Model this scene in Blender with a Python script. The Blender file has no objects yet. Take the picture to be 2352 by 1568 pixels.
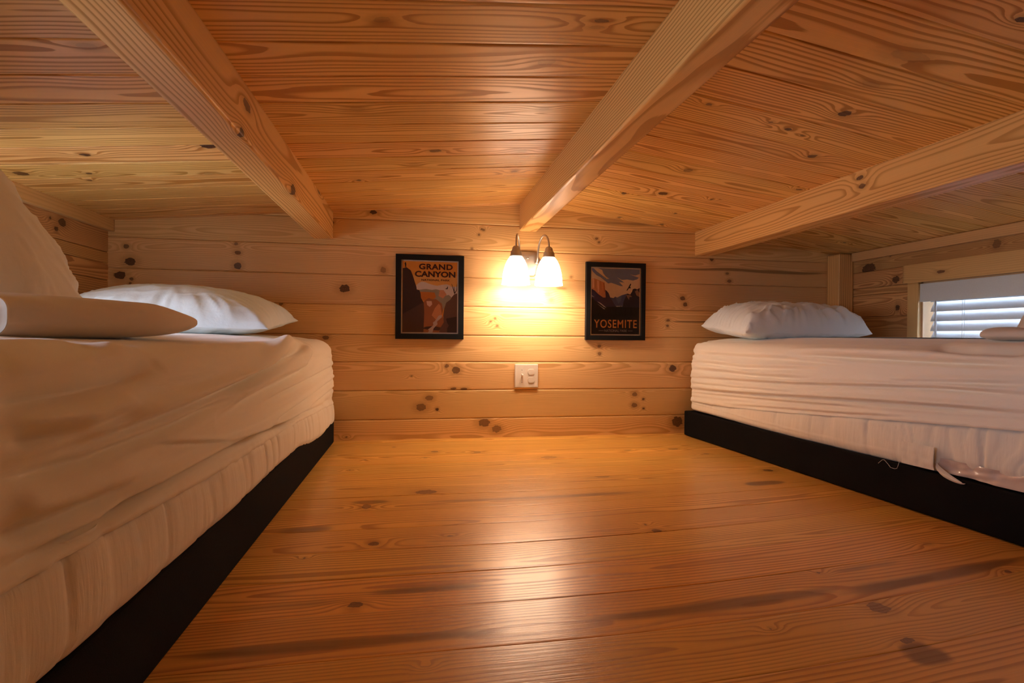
import bpy, bmesh, math, random
import numpy as np
from mathutils import Vector, Matrix
from mathutils.geometry import tessellate_polygon
# measured positions of knots, streaks, cloth folds and poster shapes (metres; posters 0..1)
ST_WALL=[(1.693, 0.845, 0.4359, 0.0068, 0.6), (1.39, 0.575, 0.1215, 0.0067, 0.6), (1.03, 1.064, 0.1628, 0.0087, 0.25), (0.695, 0.732, 0.031, 0.0086, 0.15)]
KN_WALL=[(-1.268, 0.737, 0.0237, 0.0169, 0.9), (-1.226, 0.798, 0.0222, 0.0169, 0.9), (-1.243, 0.862, 0.0119, 0.0094, 0.7), (-0.801, 0.89, 0.009, 0.0077, 0.6), (-0.794, 0.851, 0.0127, 0.0097, 0.7), (-0.794, 0.793, 0.0163, 0.0155, 0.9), (-1.222, 0.723, 0.0085, 0.0075, 0.7), (-1.227, 0.704, 0.0068, 0.0056, 0.7), (-0.335, 0.703, 0.0251, 0.018, 0.9), (0.179, 0.326, 0.0207, 0.0166, 0.75), (0.136, 0.346, 0.0103, 0.0104, 0.7), (0.17, 0.238, 0.0145, 0.0062, 0.8), (0.219, 0.236, 0.0167, 0.0063, 0.8), (0.055, 0.194, 0.0184, 0.0124, 0.6), (0.017, 0.151, 0.0244, 0.0165, 0.65), (0.092, 0.14, 0.0082, 0.0083, 0.9), (0.317, 0.073, 0.0275, 0.0189, 0.7), (0.377, 0.041, 0.0234, 0.0169, 0.55), (1.285, 0.333, 0.0191, 0.0178, 0.9), (1.315, 0.06, 0.0288, 0.0269, 0.8), (1.082, 0.203, 0.014, 0.011, 0.6), (1.081, 0.148, 0.0163, 0.011, 0.65), (1.129, 0.178, 0.007, 0.0066, 0.8), (1.13, 0.13, 0.007, 0.0066, 0.8), (0.893, 0.444, 0.0091, 0.0087, 0.6), (0.894, 0.407, 0.0091, 0.0087, 0.6), (1.336, 0.692, 0.0144, 0.0111, 0.8), (1.35, 0.661, 0.012, 0.0112, 0.8), (1.258, 0.579, 0.0095, 0.0067, 0.7), (1.254, 0.551, 0.0071, 0.0067, 0.7), (0.297, 1.002, 0.0063, 0.0062, 0.6), (0.284, 0.975, 0.0063, 0.0062, 0.6), (0.307, 0.998, 0.0063, 0.0063, 0.6), (0.251, 0.907, 0.0063, 0.0062, 0.5), (0.872, 0.979, 0.009, 0.0065, 0.6), (0.885, 0.962, 0.0068, 0.0065, 0.6), (0.366, 0.575, 0.0064, 0.0063, 0.6), (0.345, 0.56, 0.0063, 0.0063, 0.6), (0.377, 0.54, 0.0064, 0.0063, 0.6), (0.625, 0.699, 0.0132, 0.0107, 0.3), (0.643, 0.669, 0.011, 0.0085, 0.3), (-0.162, 0.792, 0.0138, 0.0142, 0.5), (-0.207, 1.059, 0.0177, 0.0101, 0.9), (-0.389, 1.003, 0.0077, 0.006, 0.7), (-0.395, 0.987, 0.0057, 0.006, 0.7), (1.595, 0.788, 0.0124, 0.0091, 0.7), (1.584, 0.826, 0.0099, 0.0068, 0.6), (0.744, 0.785, 0.0067, 0.0064, 0.3), (-0.417, 0.476, 0.0153, 0.01, 0.7), (-0.323, 0.017, 0.0058, 0.004, 0.7), (-0.029, 0.299, 0.006, 0.0041, 0.6), (1.495, 0.898, 0.0098, 0.0112, 0.8), (-0.611, 0.626, 0.0093, 0.0079, 0.7)]
KN_FLOOR=[(0.028, 1.717, 0.0349, 0.0236, 0.7), (0.074, 2.312, 0.0163, 0.0173, 0.6), (0.25, 2.281, 0.0164, 0.017, 0.55), (0.528, 2.144, 0.0334, 0.023, 0.4), (0.644, 1.83, 0.0306, 0.0171, 0.55), (-0.141, 1.596, 0.0134, 0.024, 0.7), (-0.098, 1.307, 0.0131, 0.0135, 0.8), (0.081, 1.331, 0.0095, 0.0058, 0.6), (-0.241, 1.245, 0.0037, 0.0048, 0.8), (-0.108, 1.017, 0.014, 0.0114, 0.8), (1.113, 2.242, 0.0232, 0.0175, 0.5), (1.288, 1.825, 0.0196, 0.018, 0.8), (0.599, 1.291, 0.0132, 0.0116, 0.8), (0.59, 1.337, 0.0057, 0.0062, 0.8), (0.834, 0.86, 0.0198, 0.0206, 0.6), (0.593, 0.826, 0.0044, 0.005, 0.6), (0.834, 1.009, 0.0055, 0.0056, 0.7), (1.239, 0.954, 0.0093, 0.0072, 0.8), (-0.1, 2.434, 0.0094, 0.0095, 0.5), (0.033, 2.201, 0.0086, 0.0078, 0.5), (-0.202, 2.194, 0.0067, 0.0076, 0.6), (-0.239, 2.038, 0.0062, 0.0066, 0.7), (0.9, 2.242, 0.0152, 0.0172, 0.4), (1.206, 2.122, 0.0149, 0.008, 0.7), (1.451, 1.308, 0.01, 0.0066, 0.2), (1.21, 1.112, 0.0148, 0.0071, 0.25), (0.015, 0.81, 0.0025, 0.0043, 0.7), (0.791, 0.759, 0.0156, 0.0077, 0.7)]
ST_FLOOR=[(1.165, 1.661, 0.0668, 0.0247, 0.6), (-0.135, 1.64, 0.0503, 0.0212, 0.35), (0.551, 0.92, 0.2415, 0.015, 0.5), (1.069, 0.962, 0.2386, 0.0176, 0.45), (-0.106, 0.893, 0.2261, 0.0175, 0.45), (-0.244, 1.035, 0.1315, 0.0197, 0.3), (0.784, 0.717, 0.0372, 0.0194, 0.6), (0.783, 0.747, 0.0315, 0.0106, 0.6), (-0.277, 1.432, 0.0645, 0.0252, 0.35), (0.372, 1.621, 0.3463, 0.0175, 0.2), (0.959, 1.023, 0.0946, 0.0098, 0.3), (0.02, 1.063, 0.1085, 0.0181, 0.3)]
KN_CL=[(0.051, 1.792, 0.0211, 0.0128, 0.8), (-0.222, 2.106, 0.0109, 0.0115, 0.8), (0.355, 2.047, 0.0137, 0.0114, 0.4), (-0.955, 1.77, 0.0142, 0.0113, 0.85), (-1.217, 1.927, 0.0191, 0.022, 0.8), (-1.036, 1.943, 0.0095, 0.0091, 0.8), (-1.076, 2.018, 0.0086, 0.0098, 0.8), (-0.603, 1.715, 0.0219, 0.0184, 1), (-0.07, 1.052, 0.0176, 0.0101, 0.25), (0.355, 1.04, 0.0178, 0.006, 0.8), (0.352, 1.063, 0.0164, 0.0063, 0.25), (0.282, 1.207, 0.0222, 0.0161, 0.2), (-0.159, 1.457, 0.0217, 0.0138, 0.15), (0.343, 1.809, 0.0182, 0.0134, 0.2), (-0.623, 1.161, 0.0188, 0.013, 0.15), (-0.019, 1.928, 0.0179, 0.0147, 0.15), (0.337, 1.465, 0.0148, 0.0118, 0.15), (-0.694, 1.975, 0.0184, 0.0146, 0.15)]
KN_CR=[(1.078, 1.238, 0.0161, 0.0159, 0.9), (1.018, 1.376, 0.0109, 0.0096, 0.9), (0.951, 1.358, 0.0079, 0.007, 0.5), (1.076, 1.394, 0.008, 0.0049, 0.8), (1.201, 1.509, 0.0126, 0.0146, 0.8), (0.752, 1.333, 0.0098, 0.0066, 0.7), (0.941, 1.804, 0.0165, 0.02, 0.55), (0.985, 2.095, 0.0189, 0.0214, 0.85), (0.85, 2.182, 0.0108, 0.0172, 0.9), (1.182, 2.065, 0.0061, 0.0105, 0.8), (1.162, 2.338, 0.0067, 0.0134, 0.8), (0.976, 2.56, 0.0088, 0.0157, 0.7), (1.197, 2.559, 0.0102, 0.0159, 0.8), (1.369, 1.791, 0.0096, 0.0082, 0.8), (1.07, 0.818, 0.011, 0.0083, 0.95), (1.003, 0.979, 0.0438, 0.0179, 0.2), (2.047, 2.342, 0.0094, 0.0071, 0.9), (1.023, 1.099, 0.0243, 0.0126, 0.15), (1.377, 1.786, 0.0063, 0.0081, 0.8)]
KN_RW=[(2.416, 0.849, 0.0427, 0.0266, 0.9), (2.256, 0.778, 0.0192, 0.0167, 0.85), (2.249, 0.644, 0.0072, 0.0166, 0.9), (2.237, 0.643, 0.0071, 0.0145, 0.9), (2.29, 0.897, 0.0074, 0.0063, 0.8), (1.797, 0.873, 0.0163, 0.0207, 0.6)]
KN_LW=[(2.371, 0.955, 0.0192, 0.0101, 0.8), (2.296, 0.9, 0.023, 0.0146, 0.8), (2.261, 0.87, 0.0123, 0.0096, 0.8), (2.227, 0.903, 0.0095, 0.0063, 0.8), (2.56, 1.029, 0.0129, 0.0073, 0.6)]
KN_BL=[(1.327, 1.009, 0.0258, 0.0127, 0.85), (1.293, 0.935, 0.0152, 0.0115, 1), (1.796, 0.941, 0.0304, 0.0162, 1), (2.239, 1.049, 0.0286, 0.0068, 0.9)]
KN_BR=[(1.542, 1.011, 0.014, 0.007, 0.9), (1.533, 0.982, 0.0138, 0.0084, 0.8)]
FOLD_L=[[(0.56, 0.419), (0.688, 0.423), (0.899, 0.435)], [(0.56, 0.389), (0.678, 0.38), (0.809, 0.386)], [(0.56, 0.367), (0.716, 0.361), (0.935, 0.366), (1.229, 0.381), (1.822, 0.43), (2.135, 0.454)], [(0.56, 0.353), (0.717, 0.342), (0.935, 0.345), (1.229, 0.362)], [(0.56, 0.304), (0.634, 0.294), (0.821, 0.283)], [(0.56, 0.272), (0.696, 0.265), (0.86, 0.269), (1.136, 0.264), (1.46, 0.247), (2.257, 0.209)], [(2.538, 0.297), (1.826, 0.269), (1.379, 0.258)], [(2.536, 0.352), (2.019, 0.337), (1.389, 0.324)], [(0.82, 0.337), (1.136, 0.279), (1.46, 0.253)], [(2.514, 0.254), (1.902, 0.233), (1.468, 0.248)], [(2.135, 0.438), (1.898, 0.371), (1.466, 0.354), (1.1, 0.331)], [(0.56, 0.444), (0.652, 0.444), (0.844, 0.459)]]
FOLD_R=[[(1.848, 0.429), (1.532, 0.429), (1.275, 0.428), (1.057, 0.43)], [(2.541, 0.29), (1.799, 0.321), (1.531, 0.339), (1.274, 0.356), (1.056, 0.361)], [(2.54, 0.233), (2.102, 0.254), (1.436, 0.296), (1.055, 0.316)], [(2.51, 0.336), (1.991, 0.336), (1.738, 0.344)], [(1.437, 0.361), (1.057, 0.387)], [(1.328, 0.47), (1.184, 0.45), (1.058, 0.459)], [(2.539, 0.214), (1.889, 0.248), (1.497, 0.272)], [(2.511, 0.373), (2.104, 0.364), (1.64, 0.384)], [(2.222, 0.192), (1.638, 0.236), (1.378, 0.26)], [(2.512, 0.411), (1.848, 0.411), (1.552, 0.404)], [(2.528, 0.263), (2.103, 0.276), (1.737, 0.292)]]
ART_G=[((232, 172, 92), [(0.0036, 0.7979), (1, 0.8053), (0.9969, 0.5083), (0.0008, 0.4896)]), ((224, 206, 192), [(0.2508, 0.6036), (0.2497, 0.6674), (0.3019, 0.7005), (0.3485, 0.7172), (0.4072, 0.7122), (0.4661, 0.6925), (0.5368, 0.6758), (0.6308, 0.6623), (0.7126, 0.6779), (0.8062, 0.6866), (0.8651, 0.6722), (0.8888, 0.6543), (1, 0.6569), (1, 0.5271), (0.8915, 0.5016), (0.8091, 0.5232), (0.6554, 0.5938), (0.4209, 0.5981)]), ((165, 152, 125), [(0.3036, 0.6002), (0.4206, 0.6145), (0.5381, 0.6024), (0.6082, 0.613), (0.667, 0.6033), (0.7264, 0.5584), (0.7973, 0.5276), (0.844, 0.5377), (0.8914, 0.5063), (0.8746, 0.4643), (0.7992, 0.4214), (0.7311, 0.2912), (0.6609, 0.281), (0.4236, 0.4425), (0.3045, 0.55)]), ((205, 120, 48), [(0.3158, 0.573), (0.4683, 0.5716), (0.5856, 0.5648), (0.6102, 0.5009), (0.5407, 0.4537), (0.4819, 0.4618), (0.4238, 0.4333), (0.3294, 0.4683)]), ((217, 152, 112), [(0.6787, 0.6035), (0.7491, 0.6032), (0.8052, 0.5416), (0.7394, 0.4849), (0.6567, 0.5202)]), ((172, 105, 64), [(0.3611, 0.0008), (0.3748, 0.2222), (0.3771, 0.4234), (0.4233, 0.4608), (0.4814, 0.4893), (0.5286, 0.4719), (0.6107, 0.4734), (0.7173, 0.4108), (0.7423, 0.319), (0.7202, 0.2449), (0.7806, 0.1442), (0.7596, 0.0019)]), ((212, 142, 92), [(0.5895, 0.3443), (0.6587, 0.4098), (0.6943, 0.3828), (0.72, 0.2542), (0.6158, 0.1792), (0.5327, 0.2425)]), ((230, 190, 160), [(0.4354, 0.4427), (0.5291, 0.4443), (0.5416, 0.3987), (0.4954, 0.3612), (0.448, 0.388)]), ((62, 38, 34), [(0.0018, 0.8976), (0.0755, 0.9087), (0.1465, 0.8698), (0.1828, 0.8025), (0.2196, 0.7123), (0.2502, 0.6401), (0.2567, 0.6037), (0.3037, 0.5956), (0.328, 0.5504), (0.3349, 0.4866), (0.3769, 0.4325), (0.3972, 0.2774), (0.3845, 0.0019), (0, 0)]), ((90, 58, 48), [(0, 0.2538), (0.191, 0.3383), (0.384, 0.4281), (0.3972, 0.2774), (0.3845, 0.0019), (0, 0)]), ((85, 55, 45), [(0.3484, 0.0528), (0.43, 0.081), (0.5705, 0.0914), (0.7351, 0.0654), (0.6654, 0.0279), (0.5481, 0.0316)]), ((208, 184, 165), [(0.7201, 0.2495), (0.6617, 0.2396), (0.5927, 0.1606), (0.5579, 0.1418), (0.5644, 0.1052), (0.5355, 0.0819), (0.4659, 0.0401), (0.4896, 0.0265), (0.4666, 0.0007), (0.5487, 0), (0.5711, 0.0593), (0.6404, 0.1151), (0.6338, 0.1564), (0.7207, 0.2173)]), ((112, 78, 64), [(1, 0.5595), (0.9493, 0.5491), (0.9032, 0.5065), (0.8745, 0.4689), (0.7991, 0.426), (0.7653, 0.347), (0.7438, 0.236), (0.7571, 0.144), (0.6883, 0.0603), (0.6717, 0.0013), (1.0, 0)]), ((62, 44, 40), [(0.7972, 0.1998), (0.996, 0.23), (1.0, 0), (0.8183, 0.0005), (0.8172, 0.0615), (0.8517, 0.0987), (0.8157, 0.1446)]), ((45, 28, 26), [(0.9445, 0.5555), (0.932, 0.5997), (0.8941, 0.6914), (0.8999, 0.6934), (0.9401, 0.6091), (0.9404, 0.6554), (0.9474, 0.6556), (0.9508, 0.6001), (0.9559, 0.5724), (0.9834, 0.61), (0.996, 0.6938), (1, 0.6921), (0.9929, 0.6056), (0.9609, 0.5558)]), ((50, 28, 26), [(0.0448, 0.985), (0.0565, 0.9854), (0.0591, 0.9718), (0.0665, 0.9539), (0.0631, 0.9429), (0.0697, 0.9049), (0.0615, 0.9047), (0.0539, 0.9335), (0.0463, 0.9025), (0.0381, 0.9022), (0.0432, 0.9423), (0.0335, 0.962), (0.0392, 0.973)]), ((60, 35, 30), [(0.7722, 0.6212), (0.8072, 0.6321), (0.8242, 0.662), (0.8293, 0.6391), (0.8192, 0.6157)])]  # lighter brown wedge at lower left paints a reflection in the glass
ART_Y=[((118, 128, 165), [(0.1307, 1), (1.0, 1.0), (1, 0.9295), (0.9105, 0.9067), (0.792, 0.9183), (0.9833, 0.8747), (0.9489, 0.8483), (0.8619, 0.8276), (0.737, 0.8418), (0.625, 0.832), (0.5185, 0.8736), (0.6754, 0.7931), (0.5693, 0.7989), (0.6512, 0.7384), (0.6014, 0.7369), (0.5012, 0.7627), (0.4012, 0.7848), (0.339, 0.7722), (0.2824, 0.8081), (0.2696, 0.839), (0.363, 0.8446), (0.2878, 0.8798), (0.2375, 0.923), (0.212, 0.9757)]), ((118, 128, 165), [(0, 1), (0.0374, 0.9968), (0.1001, 0.9543), (0.2505, 0.8742), (0.3007, 0.8489), (0.2825, 0.8063), (0.1758, 0.8674), (0.1008, 0.8918), (0.0255, 0.9429), (0.0003, 0.9733)]), ((205, 140, 98), [(0, 0.8397), (0.0639, 0.8443), (0.1514, 0.8176), (0.264, 0.7852), (0.2803, 0.6739), (0.2917, 0.5562), (0.2417, 0.5549), (0.1287, 0.6117), (0.0658, 0.6572), (0.0007, 0.6768)]), ((232, 185, 148), [(0.0141, 0.8357), (0.039, 0.8365), (0.0466, 0.703), (0.0218, 0.6934)]), ((232, 185, 148), [(0.1141, 0.812), (0.1416, 0.8083), (0.1534, 0.6347), (0.1285, 0.634)]), ((175, 105, 62), [(0.2391, 0.78), (0.2616, 0.7807), (0.2782, 0.6381), (0.253, 0.6553)]), ((175, 105, 62), [(0.074, 0.8286), (0.0865, 0.8245), (0.0855, 0.6863), (0.0728, 0.7038)]), ((175, 105, 62), [(0.1765, 0.8049), (0.189, 0.8008), (0.1967, 0.6716), (0.1841, 0.6802)]), ((64, 52, 88), [(0.0007, 0.6839), (0.0658, 0.659), (0.1287, 0.6117), (0.2417, 0.5549), (0.2916, 0.558), (0.2802, 0.6784), (0.3154, 0.657), (0.3533, 0.6223), (0.3853, 0.5604), (0.455, 0.4816), (0.512, 0.4202), (0.6435, 0.3964), (0.0015, 0.3455)]), ((82, 87, 132), [(0.3853, 0.5604), (0.4541, 0.5515), (0.4887, 0.5739), (0.5289, 0.5598), (0.6282, 0.5984), (0.7464, 0.6259), (0.7162, 0.5602), (0.6683, 0.415), (0.5121, 0.4112), (0.455, 0.4816)]), ((100, 108, 150), [(0.504, 0.5546), (0.5786, 0.5746), (0.6284, 0.5894), (0.6046, 0.5034), (0.5551, 0.4662)]), ((48, 38, 62), [(0.7464, 0.6259), (0.8028, 0.6121), (0.8396, 0.6537), (0.8577, 0.6948), (0.9012, 0.7051), (0.9513, 0.693), (1, 0.717), (1.0, 0.387), (0.6435, 0.3964), (0.667, 0.505), (0.7036, 0.5689)]), ((152, 118, 108), [(0.718, 0.6053), (0.8029, 0.6031), (0.847, 0.5773), (0.7847, 0.5711), (0.7816, 0.5277), (0.7474, 0.5611)]), ((152, 118, 108), [(0.9019, 0.66), (0.9514, 0.6885), (0.9984, 0.6401), (0.9969, 0.5768), (0.934, 0.6022)]), ((29, 24, 33), [(0, 0.5503), (0.1176, 0.482), (0.2683, 0.4143), (0.512, 0.422), (0.9983, 0.4123), (1.0, 0), (0, 0)]), ((205, 195, 195), [(0.1112, 0.4997), (0.1864, 0.473), (0.3085, 0.401), (0.2558, 0.414)]), ((205, 195, 195), [(0.1078, 0.4657), (0.2058, 0.4173), (0.2837, 0.3816), (0.2562, 0.38)]), ((205, 195, 195), [(0.0016, 0.5878), (0.0606, 0.559), (0.0043, 0.57)]), ((190, 185, 195), [(0.5056, 0.4308), (0.6368, 0.434), (0.6369, 0.4269), (0.5183, 0.4186)]), ((17, 17, 20), [(0.0812, 0.383), (0.1007, 0.3113), (0.1204, 0.2234), (0.0453, 0.2218), (0.0632, 0.3104)]), ((17, 17, 20), [(0.1559, 0.4116), (0.1849, 0.3319), (0.2141, 0.2343), (0.1015, 0.2319), (0.1286, 0.3306)]), ((17, 17, 20), [(0.2314, 0.3687), (0.254, 0.3049), (0.2768, 0.2267), (0.1892, 0.2249), (0.2102, 0.3039)]), ((17, 17, 20), [(0.3813, 0.3723), (0.4071, 0.3124), (0.433, 0.239), (0.333, 0.2369), (0.3571, 0.3112)]), ((17, 17, 20), [(0.5059, 0.4111), (0.5348, 0.3472), (0.564, 0.2688), (0.4515, 0.2663), (0.4786, 0.3458)]), ((17, 17, 20), [(0.6054, 0.4405), (0.6377, 0.3644), (0.6703, 0.2711), (0.5453, 0.2684), (0.5753, 0.3629)]), ((17, 17, 20), [(0.7063, 0.38), (0.7289, 0.3319), (0.7516, 0.2729), (0.6641, 0.271), (0.6851, 0.3309)]), ((17, 17, 20), [(0.8182, 0.4187), (0.8473, 0.3585), (0.8765, 0.2847), (0.764, 0.2822), (0.791, 0.3572)]), ((17, 17, 20), [(0.906, 0.4028), (0.9319, 0.3424), (0.9581, 0.2685), (0.8581, 0.2663), (0.8819, 0.3413)]), ((17, 17, 20), [(0.0441, 0.3376), (0.0634, 0.2899), (0.0828, 0.2315), (0.0077, 0.2299), (0.0259, 0.2891)]), ((17, 17, 20), [(0.4442, 0.3468), (0.4636, 0.2989), (0.4831, 0.2401), (0.408, 0.2385), (0.426, 0.298)]), ((25, 22, 35), [(0.8127, 0.7837), (0.8192, 0.7659), (0.7948, 0.7318), (0.8112, 0.716), (0.7989, 0.704), (0.7764, 0.7105), (0.7334, 0.6669), (0.7208, 0.6729), (0.7637, 0.7237), (0.7881, 0.7604)]), ((170, 160, 168), [(0.1498, 0.0562), (0.2537, 0.0555), (0.2538, 0.0501), (0.1498, 0.0509)]), ((170, 160, 168), [(0.7611, 0.0552), (0.8588, 0.0552), (0.8589, 0.0498), (0.7612, 0.0497)])]
CAMX=(0.985333, -0.007364, -0.170484)
CAMY=(-0.170398, 0.011044, -0.985313)
SHADE_E = 7.5
BULB_W = 2.0
SKY = 10.0
EXPO = 1.0
INK = (1.15, 1.2, 1.3)
PI = math.pi
C = bpy.context.scene.collection
# ------------------------------------------------------------------ helpers
def link(name, me, parent=None, loc=None):
    o = bpy.data.objects.new(name, me); C.objects.link(o)
    if parent: o.parent = parent
    if loc: o.location = loc
    return o
def tag(o, label=None, cat=None, group=None, kind=None):
    if label: o['label'] = label
    if cat: o['category'] = cat
    if group: o['group'] = group
    if kind: o['kind'] = kind
    return o
def empty(name, loc, label, cat, group=None):
    o = bpy.data.objects.new(name, None); C.objects.link(o); o.location = loc
    o.empty_display_size = .05
    return tag(o, label, cat, group)
def np_mesh(name, V, F, mats, smooth=True, midx=None, attrs=None):
    V = np.asarray(V, dtype=np.float32).reshape(-1, 3); F = np.asarray(F, dtype=np.int32)
    me = bpy.data.meshes.new(name); n = len(F); k = F.shape[1]
    me.vertices.add(len(V)); me.vertices.foreach_set('co', V.ravel())
    me.loops.add(n*k); me.loops.foreach_set('vertex_index', F.ravel())
    me.polygons.add(n)
    me.polygons.foreach_set('loop_start', np.arange(0, n*k, k, dtype=np.int32))
    me.polygons.foreach_set('loop_total', np.full(n, k, dtype=np.int32))
    if midx is not None: me.polygons.foreach_set('material_index', np.asarray(midx, dtype=np.int32))
    me.polygons.foreach_set('use_smooth', np.full(n, smooth, dtype=bool))
    for m in (mats if isinstance(mats, (list, tuple)) else [mats]): me.materials.append(m)
    me.update(calc_edges=True)
    if attrs:
        for an, (t, d) in attrs.items():
            a = me.attributes.new(an, t, 'POINT')
            a.data.foreach_set('value' if t == 'FLOAT' else 'vector', np.asarray(d, dtype=np.float32).ravel())
    return me
def grid_faces(nu, nv, off=0, wrap_u=False):
    i = np.arange(nu if wrap_u else nu-1); j = np.arange(nv-1)
    I, J = np.meshgrid(i, j, indexing='ij'); I2 = (I+1) % nu
    return np.stack([I*nv+J, I2*nv+J, I2*nv+J+1, I*nv+J+1], -1).reshape(-1, 4)+off
def hsh(ix, iy, s):
    x = (ix.astype(np.int64)*374761393+iy.astype(np.int64)*668265263+s*1442695041) & 0x7fffffff
    x = ((x ^ (x >> 13))*1274126177) & 0x7fffffff
    return ((x ^ (x >> 16)) & 0xffff)/32767.5-1.0
def noise2(x, y, s=0):
    x = np.asarray(x, float); y = np.asarray(y, float)
    ix = np.floor(x); iy = np.floor(y); fx = x-ix; fy = y-iy
    fx = fx*fx*fx*(fx*(fx*6-15)+10); fy = fy*fy*fy*(fy*(fy*6-15)+10)
    a = hsh(ix, iy, s); b = hsh(ix+1, iy, s); c = hsh(ix, iy+1, s); d = hsh(ix+1, iy+1, s)
    return (a*(1-fx)+b*fx)*(1-fy)+(c*(1-fx)+d*fx)*fy
def fbm(x, y, s=0, o=3):
    r = 0; a = 1
    for k in range(o): r = r+a*noise2(x*2**k, y*2**k, s+k*17); a *= .5
    return r
def sstep(a, b, x):
    t = np.clip((x-a)/(b-a), 0, 1); return t*t*(3-2*t)

class MB:
    def __init__(s): s.bm = bmesh.new()
    def box(s, x0, x1, y0, y1, z0, z1, bev=0, mi=0, M=None):
        r = bmesh.ops.create_cube(s.bm, size=1); vs = r['verts']
        for v in vs: v.co = Vector((x0+(v.co.x+.5)*(x1-x0), y0+(v.co.y+.5)*(y1-y0), z0+(v.co.z+.5)*(z1-z0)))
        fs = set(f for v in vs for f in v.link_faces)
        if bev:
            es = list(set(e for v in vs for e in v.link_edges))
            rr = bmesh.ops.bevel(s.bm, geom=es, offset=bev, segments=2, affect='EDGES', profile=.6)
            vs = list(set(v for f in rr['faces'] for v in f.verts)); fs = set(f for v in vs for f in v.link_faces)
            vs = list(set(v for f in fs for v in f.verts))
        for f in fs: f.material_index = mi
        if M is not None:
            for v in vs: v.co = M @ v.co
        return s
    def tube(s, pts, rad, n=12, caps=True, mi=0):
        pts = [Vector(p) for p in pts]; rads = rad if isinstance(rad, (list, tuple)) else [rad]*len(pts)
        rings = []; up = None
        for i, p in enumerate(pts):
            t = (pts[min(i+1, len(pts)-1)]-pts[max(i-1, 0)]).normalized()
            if up is None: up = t.orthogonal().normalized()
            up = (up-t*up.dot(t)).normalized(); w = t.cross(up)
            rings.append([s.bm.verts.new(p+(up*math.cos(a)+w*math.sin(a))*rads[i]) for a in [2*PI*k/n for k in range(n)]])
        for a, b in zip(rings, rings[1:]):
            for k in range(n):
                f = s.bm.faces.new((a[k], a[(k+1) % n], b[(k+1) % n], b[k])); f.material_index = mi; f.smooth = True
        if caps:
            s.bm.faces.new(rings[0][::-1]).material_index = mi; s.bm.faces.new(rings[-1]).material_index = mi
        return s
    def lathe(s, c, prof, n=40, mi=0, M=None):
        rings = []
        for r, z in prof:
            ring = []
            for k in range(n):
                a = 2*PI*k/n; v = Vector((r*math.cos(a), r*math.sin(a), z))
                if M is not None: v = M @ v
                ring.append(s.bm.verts.new(v+Vector(c)))
            rings.append(ring)
        for a, b in zip(rings, rings[1:]):
            for k in range(n):
                f = s.bm.faces.new((a[k], a[(k+1) % n], b[(k+1) % n], b[k])); f.material_index = mi; f.smooth = True
        return s
    def poly(s, pts, mi=0):
        f = s.bm.faces.new([s.bm.verts.new(p) for p in pts]); f.material_index = mi; return f
    def build(s, name, mats, parent=None, smooth=None):
        me = bpy.data.meshes.new(name)
        bmesh.ops.recalc_face_normals(s.bm, faces=s.bm.faces[:]); s.bm.to_mesh(me); s.bm.free()
        for m in (mats if isinstance(mats, (list, tuple)) else [mats]): me.materials.append(m)
        if smooth is not None:
            me.polygons.foreach_set('use_smooth', [smooth]*len(me.polygons))
        return link(name, me, parent)

# ------------------------------------------------------------------ materials
def lin(c): 
    return tuple(((v/255)/12.92 if v/255 <= .04045 else ((v/255+.055)/1.055)**2.4) for v in c)+(1,)
class NT:
    def __init__(s, name):
        s.m = bpy.data.materials.new(name); s.m.use_nodes = True; s.t = s.m.node_tree
        s.p = s.t.nodes['Principled BSDF']
    def n(s, typ, **k):
        o = s.t.nodes.new(typ)
        for a, b in k.items(): setattr(o, a, b)
        return o
    def l(s, a, b): s.t.links.new(a, b)
    def val(s, sock, v):
        if hasattr(v, 'is_output') or hasattr(v, 'links'): s.l(v, sock)
        else: sock.default_value = v
    def math(s, op, a, b=0.0, c=None, clamp=False):
        o = s.n('ShaderNodeMath', operation=op, use_clamp=clamp)
        s.val(o.inputs[0], a); s.val(o.inputs[1], b)
        if c is not None: s.val(o.inputs[2], c)
        return o.outputs[0]
    def mr(s, v, a, b, c=0., d=1., smooth=True):
        o = s.n('ShaderNodeMapRange', interpolation_type='SMOOTHSTEP' if smooth else 'LINEAR')
        s.val(o.inputs[0], v)
        for i, x in zip((1, 2, 3, 4), (a, b, c, d)): o.inputs[i].default_value = x
        return o.outputs[0]
    def mix(s, f, a, b, mode='MIX'):
        o = s.n('ShaderNodeMix', data_type='RGBA', blend_type=mode)
        s.val(o.inputs[0], f); s.val(o.inputs[6], a); s.val(o.inputs[7], b)
        return o.outputs[2]
    def noise(s, vec, scale, detail=2., rough=.5):
        o = s.n('ShaderNodeTexNoise'); s.l(vec, o.inputs['Vector'])
        o.inputs['Scale'].default_value = scale; o.inputs['Detail'].default_value = detail
        o.inputs['Roughness'].default_value = rough
        return o.outputs['Fac']
    def vscale(s, vec, sc):
        o = s.n('ShaderNodeVectorMath', operation='MULTIPLY'); s.l(vec, o.inputs[0]); o.inputs[1].default_value = sc
        return o.outputs[0]
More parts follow.
